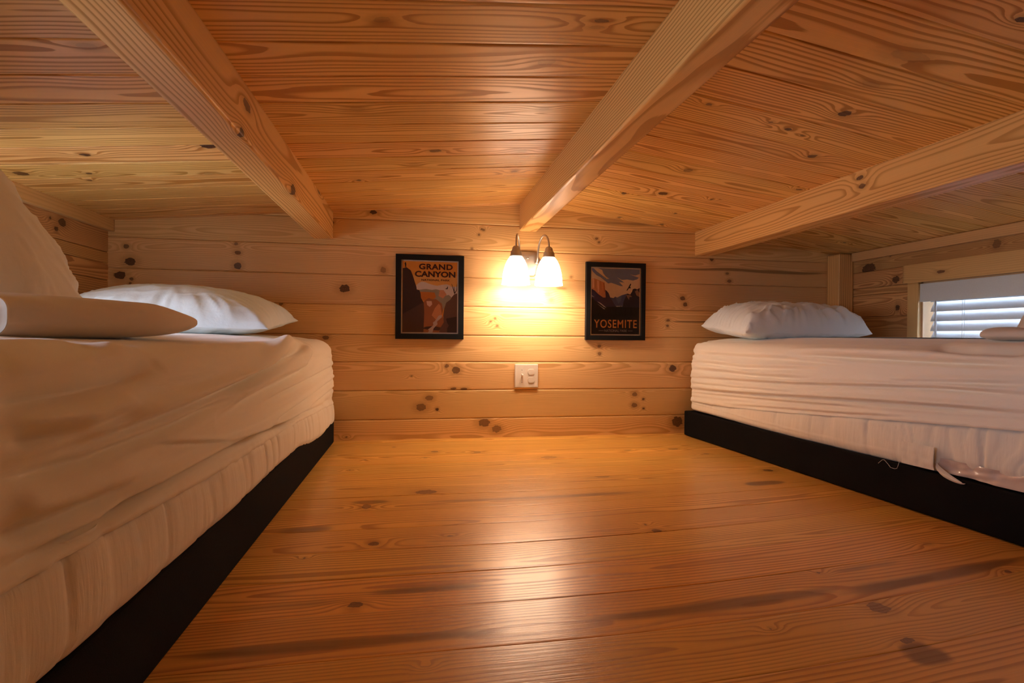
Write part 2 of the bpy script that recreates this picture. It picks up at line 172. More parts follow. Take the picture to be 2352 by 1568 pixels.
def simple(name, col, rough=.6, metal=0, spec=.5, bump=None, coat=0):
    t = NT(name); p = t.p
    p.inputs['Base Color'].default_value = tuple(col)+(1,) if len(col) == 3 else col
    p.inputs['Roughness'].default_value = rough; p.inputs['Metallic'].default_value = metal
    p.inputs['Specular IOR Level'].default_value = spec; p.inputs['Coat Weight'].default_value = coat
    tc = t.n('ShaderNodeTexCoord').outputs['Object']
    nz = t.noise(tc, (bump or (60, 0))[0], 3)
    v = t.math('MULTIPLY_ADD', nz, .14, .93)
    hv = t.n('ShaderNodeHueSaturation'); t.l(v, hv.inputs['Value']); hv.inputs['Color'].default_value = p.inputs['Base Color'].default_value
    t.l(hv.outputs[0], p.inputs['Base Color'])
    if bump and bump[1]:
        b = t.n('ShaderNodeBump'); b.inputs['Strength'].default_value = bump[1]; b.inputs['Distance'].default_value = .002
        t.l(nz, b.inputs['Height']); t.l(b.outputs[0], p.inputs['Normal'])
    return t.m
def wood(name, light, dark, contrast=1., knot=(.10, .04, .018), rough=.4, coat=.0, coatr=.25, spread=.16, lo=.35, bump=.12, halo=.35, jit=.25, spec=.5):
    t = NT(name); p = t.p
    at = lambda a: t.n('ShaderNodeAttribute', attribute_name=a)
    ring = at('ring').outputs['Fac']; wv = at('wv').outputs['Vector']; fx = at('fx').outputs['Vector']
    sx = t.n('ShaderNodeSeparateXYZ'); t.l(fx, sx.inputs[0]); kn, stk = sx.outputs[0], sx.outputs[1]
    sw = t.n('ShaderNodeSeparateXYZ'); t.l(wv, sw.inputs[0]); bid = sw.outputs[2]
    n1 = t.noise(t.vscale(wv, (3, 45, 3.7)), 1, 2)
    rr = t.math('MULTIPLY_ADD', n1, jit*2, ring)
    fr = t.math('FRACT', rr)
    up = t.mr(fr, lo, .86); dn = t.mr(fr, .93, 1.0, 1., 0.)
    late = t.math('MULTIPLY', up, dn)
    fine = t.noise(t.vscale(wv, (9, 520, 1)), 1, 1)
    mot = t.noise(t.vscale(wv, (1.6, 11, 5.3)), 1, 2)
    bn = t.n('ShaderNodeTexWhiteNoise', noise_dimensions='1D'); t.l(bid, bn.inputs['W']); bv = bn.outputs['Value']
    # late wood strength varies over the board
    st = t.math('MULTIPLY', late, t.mr(mot, .2, .75, .55*contrast, 1.1*contrast))
    st = t.math('MULTIPLY', st, t.math('MULTIPLY_ADD', bv, .5, .75), clamp=True)
    col = t.mix(st, light+(1,), dark+(1,))
    col = t.mix(t.mr(mot, .35, .8, 0, .32), col, tuple(.5*(a+b) for a, b in zip(light, dark))+(1,))
    hv = t.n('ShaderNodeHueSaturation'); t.l(col, hv.inputs['Color'])
    t.l(t.math('ADD', t.math('MULTIPLY_ADD', bv, spread, 1-spread*.5), t.math('MULTIPLY_ADD', fine, .16, -.08)), hv.inputs['Value'])
    b2 = t.n('ShaderNodeTexWhiteNoise', noise_dimensions='1D'); t.l(t.math('ADD', bid, 7.7), b2.inputs['W'])
    t.l(t.math('MULTIPLY_ADD', b2.outputs['Value'], .016, .492), hv.inputs['Hue'])
    col = hv.outputs[0]
    # streaks of heartwood
    sn = t.math('MULTIPLY_ADD', mot, 1.2, stk); sn = t.math('ADD', sn, -.6)
    col = t.mix(t.math('MULTIPLY', t.mr(stk, .0, .25), t.mr(sn, .0, .6, 0, .85)), col, tuple(c*.42 for c in dark)+(1,))
    # knots
    kz = t.noise(t.vscale(wv, (70, 110, 1)), 1, 1)
    kk = t.math('MULTIPLY_ADD', kz, .7, kn); kk = t.math('ADD', kk, -.35)
    hal = t.mr(kk, -1.6, .0, 0, halo)
    col = t.mix(hal, col, tuple(c*.75 for c in dark)+(1,))
    kr = t.math('SINE', t.math('MULTIPLY', kk, 26.))
    kc = t.mix(t.mr(kr, -1, 1, .0, .55), tuple(knot)+(1,), tuple(c*3.6 for c in knot)+(1,))
    kc = t.mix(t.mr(kk, .0, .18, .75, 0.), kc, (.02, .008, .004, 1))
    kst = t.mr(kn, -.1, .12)
    kfac = t.math('MULTIPLY', t.mr(kk, -.02, .1), sx.outputs[2])
    col = t.mix(kfac, col, kc)
    t.l(col, p.inputs['Base Color'])
    p.inputs['Roughness'].default_value = rough; p.inputs['Coat Weight'].default_value = coat
    p.inputs['Coat Roughness'].default_value = coatr; p.inputs['Specular IOR Level'].default_value = spec
    t.l(t.math('MULTIPLY_ADD', st, .12, rough-.03), p.inputs['Roughness'])
    b = t.n('ShaderNodeBump'); b.inputs['Strength'].default_value = bump; b.inputs['Distance'].default_value = .0015
    hgt = t.math('ADD', t.math('MULTIPLY', t.noise(t.vscale(wv, (9, 300, 1)), 1, 1), 1.0), t.noise(t.vscale(wv, (6, 14, 1)), 1, 0))
    t.l(hgt, b.inputs['Height']); t.l(b.outputs[0], p.inputs['Normal'])
    if coat: t.l(b.outputs[0], p.inputs['Coat Normal'])
    return t.m
def cloth(name, col, rough=.85, sheen=.25, weave=900., wr=.25, wscale=(14, 14, 14), sub=0):
    t = NT(name); p = t.p
    tc = t.n('ShaderNodeTexCoord').outputs['Object']
    big = t.noise(t.vscale(tc, wscale), 1, 4, .55); fine = t.noise(tc, weave, 2)
    hv = t.n('ShaderNodeHueSaturation'); hv.inputs['Color'].default_value = tuple(col)+(1,)
    t.l(t.math('MULTIPLY_ADD', fine, .08, .96), hv.inputs['Value']); t.l(hv.outputs[0], p.inputs['Base Color'])
    p.inputs['Roughness'].default_value = rough; p.inputs['Sheen Weight'].default_value = sheen; p.inputs['Sheen Roughness'].default_value = .4
    p.inputs['Specular IOR Level'].default_value = .2
    b = t.n('ShaderNodeBump'); b.inputs['Strength'].default_value = wr; b.inputs['Distance'].default_value = .012
    t.l(t.math('ADD', big, t.math('MULTIPLY', fine, .02)), b.inputs['Height']); t.l(b.outputs[0], p.inputs['Normal'])
    return t.m

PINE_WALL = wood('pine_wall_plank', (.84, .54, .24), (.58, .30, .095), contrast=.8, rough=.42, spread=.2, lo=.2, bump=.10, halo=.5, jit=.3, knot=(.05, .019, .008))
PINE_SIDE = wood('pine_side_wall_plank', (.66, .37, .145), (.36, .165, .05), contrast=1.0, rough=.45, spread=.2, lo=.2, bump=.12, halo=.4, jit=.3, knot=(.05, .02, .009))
PINE_CEIL = wood('yellow_pine_ceiling_board', (.87, .535, .19), (.48, .215, .04), contrast=1.5, rough=.36, spread=.15, lo=.42, bump=.10, jit=.22, knot=(.045, .016, .007))
PINE_BEAM = wood('pine_beam', (.84, .515, .19), (.52, .25, .06), contrast=1.25, rough=.4, spread=.1, lo=.45, bump=.12, jit=.15, knot=(.05, .018, .008))
PINE_FLOOR = wood('varnished_pine_floor', (.87, .465, .10), (.49, .20, .03), contrast=1.0, rough=.36, coat=.4, coatr=.27, spread=.18, lo=.35, bump=.16, halo=.3, jit=.3, knot=(.07, .02, .008))
PINE_TRIM = wood('pine_trim', (.72, .43, .18), (.48, .24, .08), contrast=.45, rough=.45, spread=.1, lo=.3, bump=.08, jit=.3)
BACKING = simple('dark_gap_wood', (.05, .025, .012), .8)
SHEET = cloth('beige_sheet', (.87, .795, .66), wr=.3, wscale=(9, 3.5, 26))
PADM = cloth('mattress_pad_cotton', (.86, .79, .66), wr=.35, wscale=(8, 30, 4))
DAYLIT_WHITE_CASE = cloth('daylit_white_pillowcase', (.77, .85, .89), rough=.7, wr=.25, wscale=(16, 16, 16))  # white cotton; the blue of the daylight is put into its base colour
BEIGE_CASE = cloth('beige_pillowcase', (.74, .66, .57), rough=.8, wr=.3, wscale=(14, 9, 14))
BLANKET = cloth('beige_blanket', (.74, .64, .54), rough=.85, wr=.3, wscale=(9, 6, 9))
LINING = simple('grey_lining', (.20, .17, .16), .7, bump=(40, .2))
SATIN = simple('satin_fabric', (.70, .55, .46), .3, bump=(30, .5), coat=.3)
THREAD = simple('white_thread', (.75, .7, .62), .8)
BLACK_CLOTH = simple('black_fabric', (.006, .0055, .0055), .95, spec=.15, bump=(700, .3))
BLACK_FRAME = simple('black_frame', (.009, .0085, .0085), .6, spec=.15, bump=(300, .05))
NICKEL = simple('brushed_nickel', (.42, .38, .34), .42, metal=.85, bump=(400, .05))
PLATE = simple('almond_plastic', (.78, .70, .60), .38)
SLOT = simple('dark_slot', (.03, .02, .02), .6)
MAT_PAPER = simple('poster_margin', (.80, .74, .66), .7)
VINYL = simple('white_vinyl', (.80, .84, .86), .4)
BLIND = simple('white_blind', (.64, .68, .72), .5, bump=(200, .03))
def glass_mat(name, ior=1.5, tint=(1, 1, 1)):
    t = NT(name); t.t.nodes.remove(t.p)
    tr = t.n('ShaderNodeBsdfTransparent'); tr.inputs[0].default_value = tint+(1,)
    gl = t.n('ShaderNodeBsdfGlossy'); gl.inputs['Roughness'].default_value = .02
    fr = t.n('ShaderNodeFresnel'); fr.inputs['IOR'].default_value = ior
    mx = t.n('ShaderNodeMixShader'); t.l(fr.outputs[0], mx.inputs[0]); t.l(tr.outputs[0], mx.inputs[1]); t.l(gl.outputs[0], mx.inputs[2])
    t.l(mx.outputs[0], t.t.nodes['Material Output'].inputs['Surface'])
    return t.m
GLASS = glass_mat('window_glass'); PGLASS = glass_mat('picture_glass', ior=1.18)
LAMP_COL = (1., .75, .54)
t = NT('frosted_glass_shade'); t.p.inputs['Base Color'].default_value = (.9, .88, .84, 1); t.p.inputs['Roughness'].default_value = .3
t.p.inputs['Emission Color'].default_value = LAMP_COL+(1,); t.p.inputs['Emission Strength'].default_value = SHADE_E
tc = t.n('ShaderNodeTexCoord').outputs['Generated']; sp = t.n('ShaderNodeSeparateXYZ'); t.l(tc, sp.inputs[0])
t.l(t.mr(sp.outputs[2], .35, 1.0, SHADE_E, SHADE_E*.12), t.p.inputs['Emission Strength'])   # the bulb sits low in the glass
SHADE = t.m
t = NT('glowing_bulb'); t.p.inputs['Emission Color'].default_value = LAMP_COL+(1,); t.p.inputs['Emission Strength'].default_value = SHADE_E*.8
BULB = t.m

# ------------------------------------------------------------------ board surfaces
def ring_field(u, v, vm, rng, sp, d0=None):
    d0 = rng.uniform(.012, .05) if d0 is None else d0; sl = rng.uniform(-.02, .02); vc = vm+rng.uniform(-.045, .045)
    s1 = int(rng.integers(1, 9999))
    d = d0+sl*u+.020*noise2(u*1.7, u*0+.5, s1)+.008*noise2(u*4.5, u*0+.5, s1+3)
    vv = v-vc-.018*noise2(u*1.3, u*0+.5, s1+7)-.004*noise2(u*6, v*9, s1+9)
    return np.sqrt(d*d+vv*vv)/sp+.35*noise2(u*5, v*28, s1+11)
def features(u, v, knots, streaks, ring, rng):
    kn = np.full(u.shape, -3.); ks = np.zeros(u.shape); stk = np.zeros(u.shape)
    for (ku, kv, ru, rv, s) in knots:
        m = (np.abs(u-ku) < ru*8+.12) & (np.abs(v-kv) < rv*6+.05)
        if not m.any(): continue
        du = (u[m]-ku); dv = (v[m]-kv)
        r = np.sqrt((du/ru)**2+(dv/rv)**2)
        k = 1-r
        sel = k > kn[m]
        a = kn[m]; a[sel] = k[sel]; kn[m] = a
        b = ks[m]; b[sel] = min(1., s*1.05); ks[m] = b
        ring[m] += (1.2+1.6*s)*(1 if s < .99 else -1)*np.exp(-(du/(2.6*ru+.012))**2-(dv/(1.5*rv+.006))**2)
    for (ku, kv, ru, rv, s) in streaks:
        w = np.exp(-((u-ku)/ru)**4-((v-kv-.006*noise2(u*5, u*0, 3))/(rv*(1+.35*noise2(u*7, u*0, 5))))**2)*s*1.5
        stk = np.maximum(stk, w)
    return kn, ks, stk
def board_surface(name, o, U, V, N, rects, knots, mat, seed=1, sp=.006, dv=.0045, du=.009, g=.0035, b=.004, streaks=(), warp=None, slabs=(), d0=None, slab_t=.1, parent=None, gaps=None):
    rng = np.random.default_rng(seed); Vs = []; Fs = []; R = []; W = []; X = []; off = 0
    o, U, V, N = map(np.array, (o, U, V, N))
    for i, (u0, u1, v0, v1) in enumerate(rects):
        nu = max(2, int((u1-u0)/du)+1); us = np.linspace(u0, u1, nu)
        inner = np.linspace(v0+b, v1-b, max(2, int((v1-v0-2*b)/dv)+1))
        vs = np.concatenate([[v0, v0+b*.15, v0+b*.45], inner, [v1-b*.45, v1-b*.15, v1]])
        hs = np.concatenate([[-g, -g*.55, -g*.12], np.zeros(len(inner)), [-g*.12, -g*.55, -g]])
        Ug, Vg = np.meshgrid(us, vs, indexing='ij'); Hg = np.broadcast_to(hs, Ug.shape)
        Hg = Hg+.0006*noise2(Ug*2, Vg*0+i, seed)
        ring = ring_field(Ug, Vg, (v0+v1)/2, rng, sp*rng.uniform(.85, 1.25), d0)
        kl = [k for k in knots if v0-.001 <= k[1] <= v1+.001]
        kn, ks, st = features(Ug, Vg, kl, [s for s in streaks if v0-.03 <= s[1] <= v1+.03], ring, rng)
        u2, v2 = (Ug, Vg) if warp is None else warp(Ug, Vg)
        P = o+u2[..., None]*U+v2[..., None]*V+Hg[..., None]*N
        Vs.append(P.reshape(-1, 3)); R.append(ring.ravel()); bid = rng.uniform(0, 50)
        W.append(np.stack([Ug+bid*3, Vg, np.full(Ug.shape, bid)], -1).reshape(-1, 3)); X.append(np.stack([kn, st, ks], -1).reshape(-1, 3))
        F = grid_faces(nu, len(vs), off)
        if np.dot(np.cross(U, V), N) < 0: F = F[:, ::-1]
        Fs.append(F); off += Ug.size
    midx = [np.zeros(sum(len(f) for f in Fs), int)]
    for (u0, u1, v0, v1) in slabs:
        cs = [(u, v, h) for h in (-g-.0015, -slab_t) for (u, v) in ((u0, v0), (u1, v0), (u1, v1), (u0, v1))]
        P = np.array([o+c[0]*U+c[1]*V+c[2]*N for c in cs])
        Vs.append(P); R.append(np.zeros(8)); W.append(np.zeros((8, 3))); X.append(np.tile([-3., 0, 0], (8, 1)))
        F = np.array([(0, 1, 2, 3), (7, 6, 5, 4), (0, 4, 5, 1), (1, 5, 6, 2), (2, 6, 7, 3), (3, 7, 4, 0)])+off; Fs.append(F); off += 8
        midx.append(np.ones(6, int))
    me = np_mesh(name, np.concatenate(Vs), np.concatenate(Fs), [mat, BACKING], True, np.concatenate(midx),
                 {'ring': ('FLOAT', np.concatenate(R)), 'wv': ('FLOAT_VECTOR', np.concatenate(W)), 'fx': ('FLOAT_VECTOR', np.concatenate(X))})
    return link(name, me, parent)
def timber(name, p0, p1, sec, mat, seed, knots=(), kface=None, sp=.006, rad=.008, parent=None, pith=None, du=.01, ds=.004):
    """A solid squared timber from p0 to p1; sec = (a0,a1,b0,b1) in its two cross axes; grain from a pith beside it."""
    rng = np.random.default_rng(seed); p0 = np.array(p0, float); p1 = np.array(p1, float)
    L = np.linalg.norm(p1-p0); T = (p1-p0)/L
    A = np.array([0, 0, 1.]) if abs(T[2]) < .9 else np.array([1., 0, 0]); B = np.cross(T, A); B /= np.linalg.norm(B); A = np.cross(B, T)
    a0, a1, b0, b1 = sec; pts = []
    def seg(P, Q):
        n = max(2, int(np.hypot(Q[0]-P[0], Q[1]-P[1])/ds)); return [(P[0]+(Q[0]-P[0])*k/n, P[1]+(Q[1]-P[1])*k/n) for k in range(n)]
    cor = [(a0, b0), (a1, b0), (a1, b1), (a0, b1)]
    for k in range(4):
        c = np.array(cor[k]); pr = np.array(cor[k-1]); nx = np.array(cor[(k+1) % 4])
        e0 = c+(pr-c)/np.linalg.norm(pr-c)*rad; e1 = c+(nx-c)/np.linalg.norm(nx-c)*rad; nn = cor[(k+1) % 4]
        for q in (0, .25, .5, .75): 
            x = (1-q)**2*e0+2*q*(1-q)*c+q*q*e1; pts.append(tuple(x))
        f1 = np.array(nn)+(c-np.array(nn))/np.linalg.norm(c-np.array(nn))*rad
        pts += seg(e1, f1)
    S = np.array(pts); nu = max(2, int(L/du)+1); us = np.linspace(0, L, nu)
    u = np.repeat(us[:, None], len(S), 1); a = np.broadcast_to(S[:, 0], u.shape); b = np.broadcast_to(S[:, 1], u.shape)
    pa, pb = pith if pith else (a0-rng.uniform(.0, .05), b0-rng.uniform(0, .05))
    s1 = seed*13
    ca = pa+.012*noise2(u*1.5, u*0, s1); cb = pb+.012*noise2(u*1.2, u*0, s1+5)
    ring = np.sqrt((a-ca)**2+(b-cb)**2)/sp+.3*noise2(u*5, a*25+b*25, s1+2)
    P = p0+u[..., None]*T+a[..., None]*A+b[..., None]*B
    kn = np.full(u.shape, -3.); ks = np.zeros(u.shape)
    for (kp, ru, rv, s) in knots:     # knot position in space, radius along and across
        d = P-np.array(kp); dl = d@T; dn = np.sqrt(np.maximum(0, (d**2).sum(-1)-dl**2))
        k = 1-np.sqrt((dl/ru)**2+(dn/rv)**2); m = k > kn; kn[m] = k[m]; ks[m] = s
        ring = ring+2.2*np.exp(-(dl/(3*ru+.012))**2-(dn/(1.6*rv+.006))**2)
    bid = rng.uniform(0, 50)
    F = grid_faces(nu, len(S)); 
    # close the section loop
    i = np.arange(nu-1); n = len(S); cl = np.stack([i*n+n-1, (i+1)*n+n-1, (i+1)*n, i*n], -1)
    F = np.concatenate([F, cl])
    # end caps as fans to a centre vertex
    ctr = []; Pf = P.reshape(-1, 3); extra = []
    caps = []
    for e, (row, flip) in enumerate(((0, False), (nu-1, True))):
        ci = len(Pf)+e; extra.append(P[row].mean(0)); 
        for k in range(0, n-1, 2):
            q = [row*n+k, row*n+(k+1) % n, row*n+(k+2) % n, ci]; caps.append(q[::-1] if flip else q)
        if n % 2: pass
    F = np.concatenate([F, np.array(caps)])
    Pf = np.concatenate([Pf, np.array(extra)])
    ex = lambda arr, v: np.concatenate([arr, v])
    me = np_mesh(name, Pf, F, mat, True, None, {
        'ring': ('FLOAT', ex(ring.ravel(), [0, 0])),
        'wv': ('FLOAT_VECTOR', ex(np.stack([u+bid*3, a+b*1.3, np.full(u.shape, bid)], -1).reshape(-1, 3), [[0, 0, 0], [0, 0, 0]])),
        'fx': ('FLOAT_VECTOR', ex(np.stack([kn, kn*0, ks], -1).reshape(-1, 3), [[-3, 0, 0], [-3, 0, 0]]))})
    return link(name, me, parent)

# room: back wall at y = 2.6, camera side closed at y = -1.2
XL, XR, YB, YF = -1.314, 2.254, 2.6, -1.2
def zl(x): return 1.133+.0865*(x-.54)
def zr(x): return 1.130-.112*(x-.54)
SE = [-.035, .095, .231, .365, .492, .630, .768, .902, 1.025, 1.16]
struct = lambda o: tag(o, kind='structure')
rng0 = random.Random(3)
def extra_knots(rects, n, seed, s=(.3, .8), r=(.004, .009), avoid=None):
    g = random.Random(seed); out = []
    for _ in range(n):
        q = g.choice(rects); u = g.uniform(q[0], q[1]); v = g.uniform(q[2]+.015, q[3]-.015)
        if avoid and avoid(u, v): continue
        a = g.uniform(*r); out.append((u, v, a*g.uniform(1, 1.6), a*.8, g.uniform(*s)))
    return out
rw = [(XL-.05, XR+.05, a, b) for a, b in zip(SE, SE[1:])]
struct(board_surface('wall_back', (0, YB, 0), (1, 0, 0), (0, 0, 1), (0, -1, 0), rw, KN_WALL, PINE_WALL, seed=5, sp=.0062, g=.006, b=.0055, du=.008, dv=.003, streaks=ST_WALL, slabs=[(XL-.05, XR+.05, -.03, 1.16)]))
# floor
FE = [2.11-.1405*k for k in range(-4, 25)]
rf = [(XL-.05, XR+.05, b, a) for a, b in zip(FE, FE[1:]) if a > YF-.1]
def fwarp(u, v):
    return u, v+.085*np.clip(u-.15, 0, 1.2)**2*sstep(2.0, 1.2, v)
def unw(l): return [(k[0], k[1]-.085*min(max(k[0]-.15, 0), 1.2)**2*float(sstep(2.0, 1.2, np.array(k[1]))), k[2], k[3], k[4]) for k in l]
struct(board_surface('floor', (0, 0, 0), (1, 0, 0), (0, 1, 0), (0, 0, 1), rf, unw(KN_FLOOR), PINE_FLOOR, seed=11, sp=.0095, g=.0014, b=.0016, du=.010, dv=.005, streaks=unw(ST_FLOOR), warp=fwarp, slabs=[(XL-.05, XR+.05, YF-.1, 2.66)]))
# ceilings: boards run across the loft, both slopes meet over the ridge beam
CE = [1.135+.1425*k for k in range(-17, 13)]
nL = np.array([.0865, 0, -1]); nL /= np.linalg.norm(nL); nR = np.array([-.112, 0, -1]); nR /= np.linalg.norm(nR)
rcl = [(XL-.06, .53, a, b) for a, b in zip(CE, CE[1:])]
struct(board_surface('ceiling', (0, 0, zl(0)), (1, 0, .0865), (0, 1, 0), nL, rcl, KN_CL, PINE_CEIL, seed=21, sp=.0115, g=.006, b=.005, du=.010, dv=.005, slabs=[(XL-.06, .53, YF-.1, 2.68)]))
def cwarp(u, v): return u, v+.055*(u-.69)
def unc(l): return [(k[0], k[1]-.055*(k[0]-.69), k[2], k[3], k[4]) for k in l]
CE2 = [1.151+.1445*k for k in range(-18, 12)]
rcr = [(.53, XR+.06, a, b) for a, b in zip(CE2, CE2[1:])]
struct(board_surface('ceiling', (0, 0, zr(0)), (1, 0, -.112), (0, 1, 0), nR, rcr, unc(KN_CR), PINE_CEIL, seed=33, sp=.0115, g=.006, b=.005, du=.010, dv=.005, warp=cwarp, slabs=[(.53, XR+.06, YF-.1, 2.68)]))
# right wall with window opening
WY0, WY1, WZ0, WZ1 = 1.16, 2.12, .40, .752
def with_hole(se, y0, y1, hy0, hy1, hz0, hz1):
    out = []
    for a, b in zip(se, se[1:]):
        if b <= hz0+.001 or a >= hz1-.001: out.append((y0, y1, a, b)); continue
        cuts = [(a, min(b, hz0))] if a < hz0 else []
        if b > hz1: cuts.append((hz1, b))
        for c in cuts: out.append((y0, y1, c[0], c[1]))
        c0, c1 = max(a, hz0), min(b, hz1)
        out.append((y0, hy0, c0, c1)); out.append((hy1, y1, c0, c1))
    return out
def side_wall(name, x, nx, hole, knots, seed, top):
    hy0, hy1, hz0, hz1 = hole
    se = [-.035, .095, .231, .365, .492, .605, .715, .835, top]
    rects = with_hole(se, YF-.05, YB+.05, hy0, hy1, hz0, hz1)
    sl = [(YF-.05, hy0, -.03, top), (hy1, YB+.05, -.03, top), (hy0, hy1, -.03, hz0), (hy0, hy1, hz1, top)]
    return struct(board_surface(name, (x, 0, 0), (0, 1, 0), (0, 0, 1), (nx, 0, 0), rects, knots, PINE_SIDE, seed=seed, sp=.0062, g=.006, b=.0055, du=.012, dv=.006, slabs=sl))
LY0, LY1, LZ0, LZ1 = -.3, 2.0, .45, .785
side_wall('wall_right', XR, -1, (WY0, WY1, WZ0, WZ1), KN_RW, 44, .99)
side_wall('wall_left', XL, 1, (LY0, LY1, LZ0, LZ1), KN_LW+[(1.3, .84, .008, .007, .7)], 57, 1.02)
struct(board_surface('wall_front', (0, YF, 0), (1, 0, 0), (0, 0, 1), (0, 1, 0), rw, extra_knots(rw, 25, 8), PINE_WALL, seed=61, sp=.0062, g=.006, b=.0055, du=.02, dv=.012, slabs=[(XL-.05, XR+.05, -.03, 1.16)]))
# top boards under the slopes
o = timber('trim_1', (XL+.012, YF, .948), (XL+.012, YB-.001, .948), (-.024, .028, -.011, .014), PINE_TRIM, 71, sp=.008, rad=.003); struct(o)
o = timber('trim_2', (XR-.012, YF, .917), (XR-.012, YB-.1, .917), (-.022, .022, -.014, .011), PINE_TRIM, 72, sp=.008, rad=.003); struct(o)

# ------------------------------------------------------------------ beams and post
def bl_knots(l, x): return [((x, k[0], k[1]), k[2], k[3]*1.0, k[4]) for k in l]
b = timber('ceiling_beam', (-.431, YF, 1.0), (-.431, YB+.02, 1.0), (-.072, .085, -.044, .044), PINE_BEAM, 81, knots=bl_knots(KN_BL, -.388), sp=.0062, rad=.008, pith=(.02, -.085))
tag(b, 'pale pine beam with two dark edge knots, running over the left bed side of the aisle', 'beam')
b = timber('ceiling_beam', (.525, YF, 1.0), (.525, YB+.02, 1.0), (.001, .18, -.043, .043), PINE_BEAM, 82, sp=.0085, rad=.009, pith=(.27, .025))
tag(b, 'ridge beam at the peak of the ceiling, ending above the wall sconce', 'beam')
b = timber('ceiling_beam', (1.444, YF, 1.0), (1.444, YB+.02, 1.0), (-.088, .055, -.044, .044), PINE_BEAM, 83, knots=bl_knots(KN_BR, 1.40), sp=.0075, rad=.006, pith=(-.02, -.01))
tag(b, 'pine beam over the inner edge of the right bed, with two small knots', 'beam')
p = timber('corner_post', (2.2095, 2.5555, 0.001), (2.2095, 2.5555, .935), (-.0435, .0435, -.0435, .0435), PINE_BEAM, 84, sp=.007, rad=.005, pith=(.1, .1))
tag(p, 'square pine post in the back right corner beside the window wall', 'post')

# ------------------------------------------------------------------ windows
def window(name, x, sgn, y0, y1, z0, z1, seed):
    """sgn: +1 = outside lies towards +x."""
    w = bpy.data.objects.new(name, None); C.objects.link(w); w.location = (x, (y0+y1)/2, z0); tag(w, kind='structure')
    def X(a, b): return (min(x+sgn*a, x+sgn*b), max(x+sgn*a, x+sgn*b))
    def put(o): o.parent = w; o.matrix_parent_inverse = Matrix.Translation(w.location).inverted(); return o
    a, bb = X(-.02, .0)
    xc = (a+bb)/2
    put(timber('casing', (xc, y0-.055, z1+.0415), (xc, y1+.078, z1+.0415), (-.0425, .0425, -.0125, .0125), PINE_TRIM, seed, sp=.007, rad=.002, knots=[((x-sgn*.022, y1-.11, z1+.035), .02, .007, .9)] if sgn > 0 else ()))
    for k, (ya, yb) in enumerate(((y1, y1+.055), (y0-.055, y0))):
        put(timber('casing', (xc, (ya+yb)/2, z0-.05), (xc, (ya+yb)/2, z1-.001), (-.0095, .0095, -(yb-ya)/2, (yb-ya)/2), PINE_TRIM, seed+2+k, sp=.006, rad=.002))
    # jambs lining the opening
    m = MB(); xa, xb = X(.0, .10)
    m.box(xa, xb, y1-.008, y1, z0, z1); m.box(xa, xb, y0, y0+.008, z0, z1); m.box(xa, xb, y0, y1, z1-.008, z1); m.box(xa, xb, y0, y1, z0, z0+.008)
    put(m.build('jamb', simple('jamb_pine', (.62, .40, .22), .5)))
    m = MB(); xa, xb = X(.055, .085); ya, yb, za, zb = y0+.008, y1-.008, z0+.008, z1-.008; s = .03
    m.box(xa, xb, ya, ya+s, za, zb, .003); m.box(xa, xb, yb-s, yb, za, zb, .003); m.box(xa, xb, ya+s, yb-s, za, za+s, .003); m.box(xa, xb, ya+s, yb-s, zb-s, zb, .003)
    put(m.build('window_frame', VINYL))
    m = MB(); xa, xb = X(.068, .072); m.box(xa, xb, ya+s, yb-s, za+s, zb-s); put(m.build('window_pane', GLASS))
    # daylight enters here: tells the renderer where the sky is seen
    li = bpy.data.lights.new('window_daylight', 'AREA'); li.shape = 'RECTANGLE'; li.size = y1-y0; li.size_y = z1-z0
    lo = bpy.data.objects.new('window_daylight', li); C.objects.link(lo); lo.location = (x+sgn*.12, (y0+y1)/2, (z0+z1)/2)
    li.cycles.is_portal = True
    lo.rotation_euler = (0, PI/2*sgn, 0)
    lo.rotation_euler = Matrix(((0, 0, sgn), (1, 0, 0), (0, sgn, 0))).to_euler() if sgn > 0 else Matrix(((0, 0, -1), (1, 0, 0), (0, -1, 0))).to_euler()
    return w
window('window_1', XR, 1, WY0, WY1, WZ0, WZ1, 91)
window('window_2', XL, -1, LY0, LY1, LZ0, LZ1, 95)

# blind in the right window
bl = empty('window_blind', (XR+.01, (WY0+WY1)/2, WZ1-.01), 'white slatted blind with flat valance and wand in the window above the right bed', 'blind')
def putb(o): o.parent = bl; o.matrix_parent_inverse = Matrix.Translation(bl.location).inverted(); return o
ya, yb = WY0+.012, WY1-.004
m = MB(); m.box(XR-.014, XR-.006, ya-.002, yb, .662, .744, .0015); putb(m.build('valance', BLIND))
m = MB(); m.box(XR-.004, XR+.045, ya+.004, yb-.006, .712, .742, .002); putb(m.build('headrail', BLIND))
ang = math.radians(63); sl0 = None
for k in range(8):
    zc = .683-.0435*k
    if zc < WZ0+.03: break
    nseg = 8; V = []; 
    for i in range(nseg+1):
        s = (i/nseg-.5)*.05; c = .0028*(1-(2*i/nseg-1)**2)
        dx = s*math.cos(ang)-c*math.sin(ang); dz = s*math.sin(ang)+c*math.cos(ang)
        for yy in (ya+.01, yb-.028):
            for tk in (-.0011, .0011):
                V.append((dx-tk*math.sin(ang), yy, dz+tk*math.cos(ang)))
    F = []
    for i in range(nseg):
        q = 4*i; r = q+4
        F += [(q, q+2, r+2, r), (q+1, r+1, r+3, q+3), (q, r, r+1, q+1), (q+2, q+3, r+3, r+2)]
    F += [(0, 1, 3, 2), (4*nseg, 4*nseg+2, 4*nseg+3, 4*nseg+1)]
    if sl0 is None: sl0 = np_mesh('slat', V, F, BLIND, False)
    o = link('slat', sl0, bl); o.location = (0.016, -bl.location.y, zc-bl.location.z)
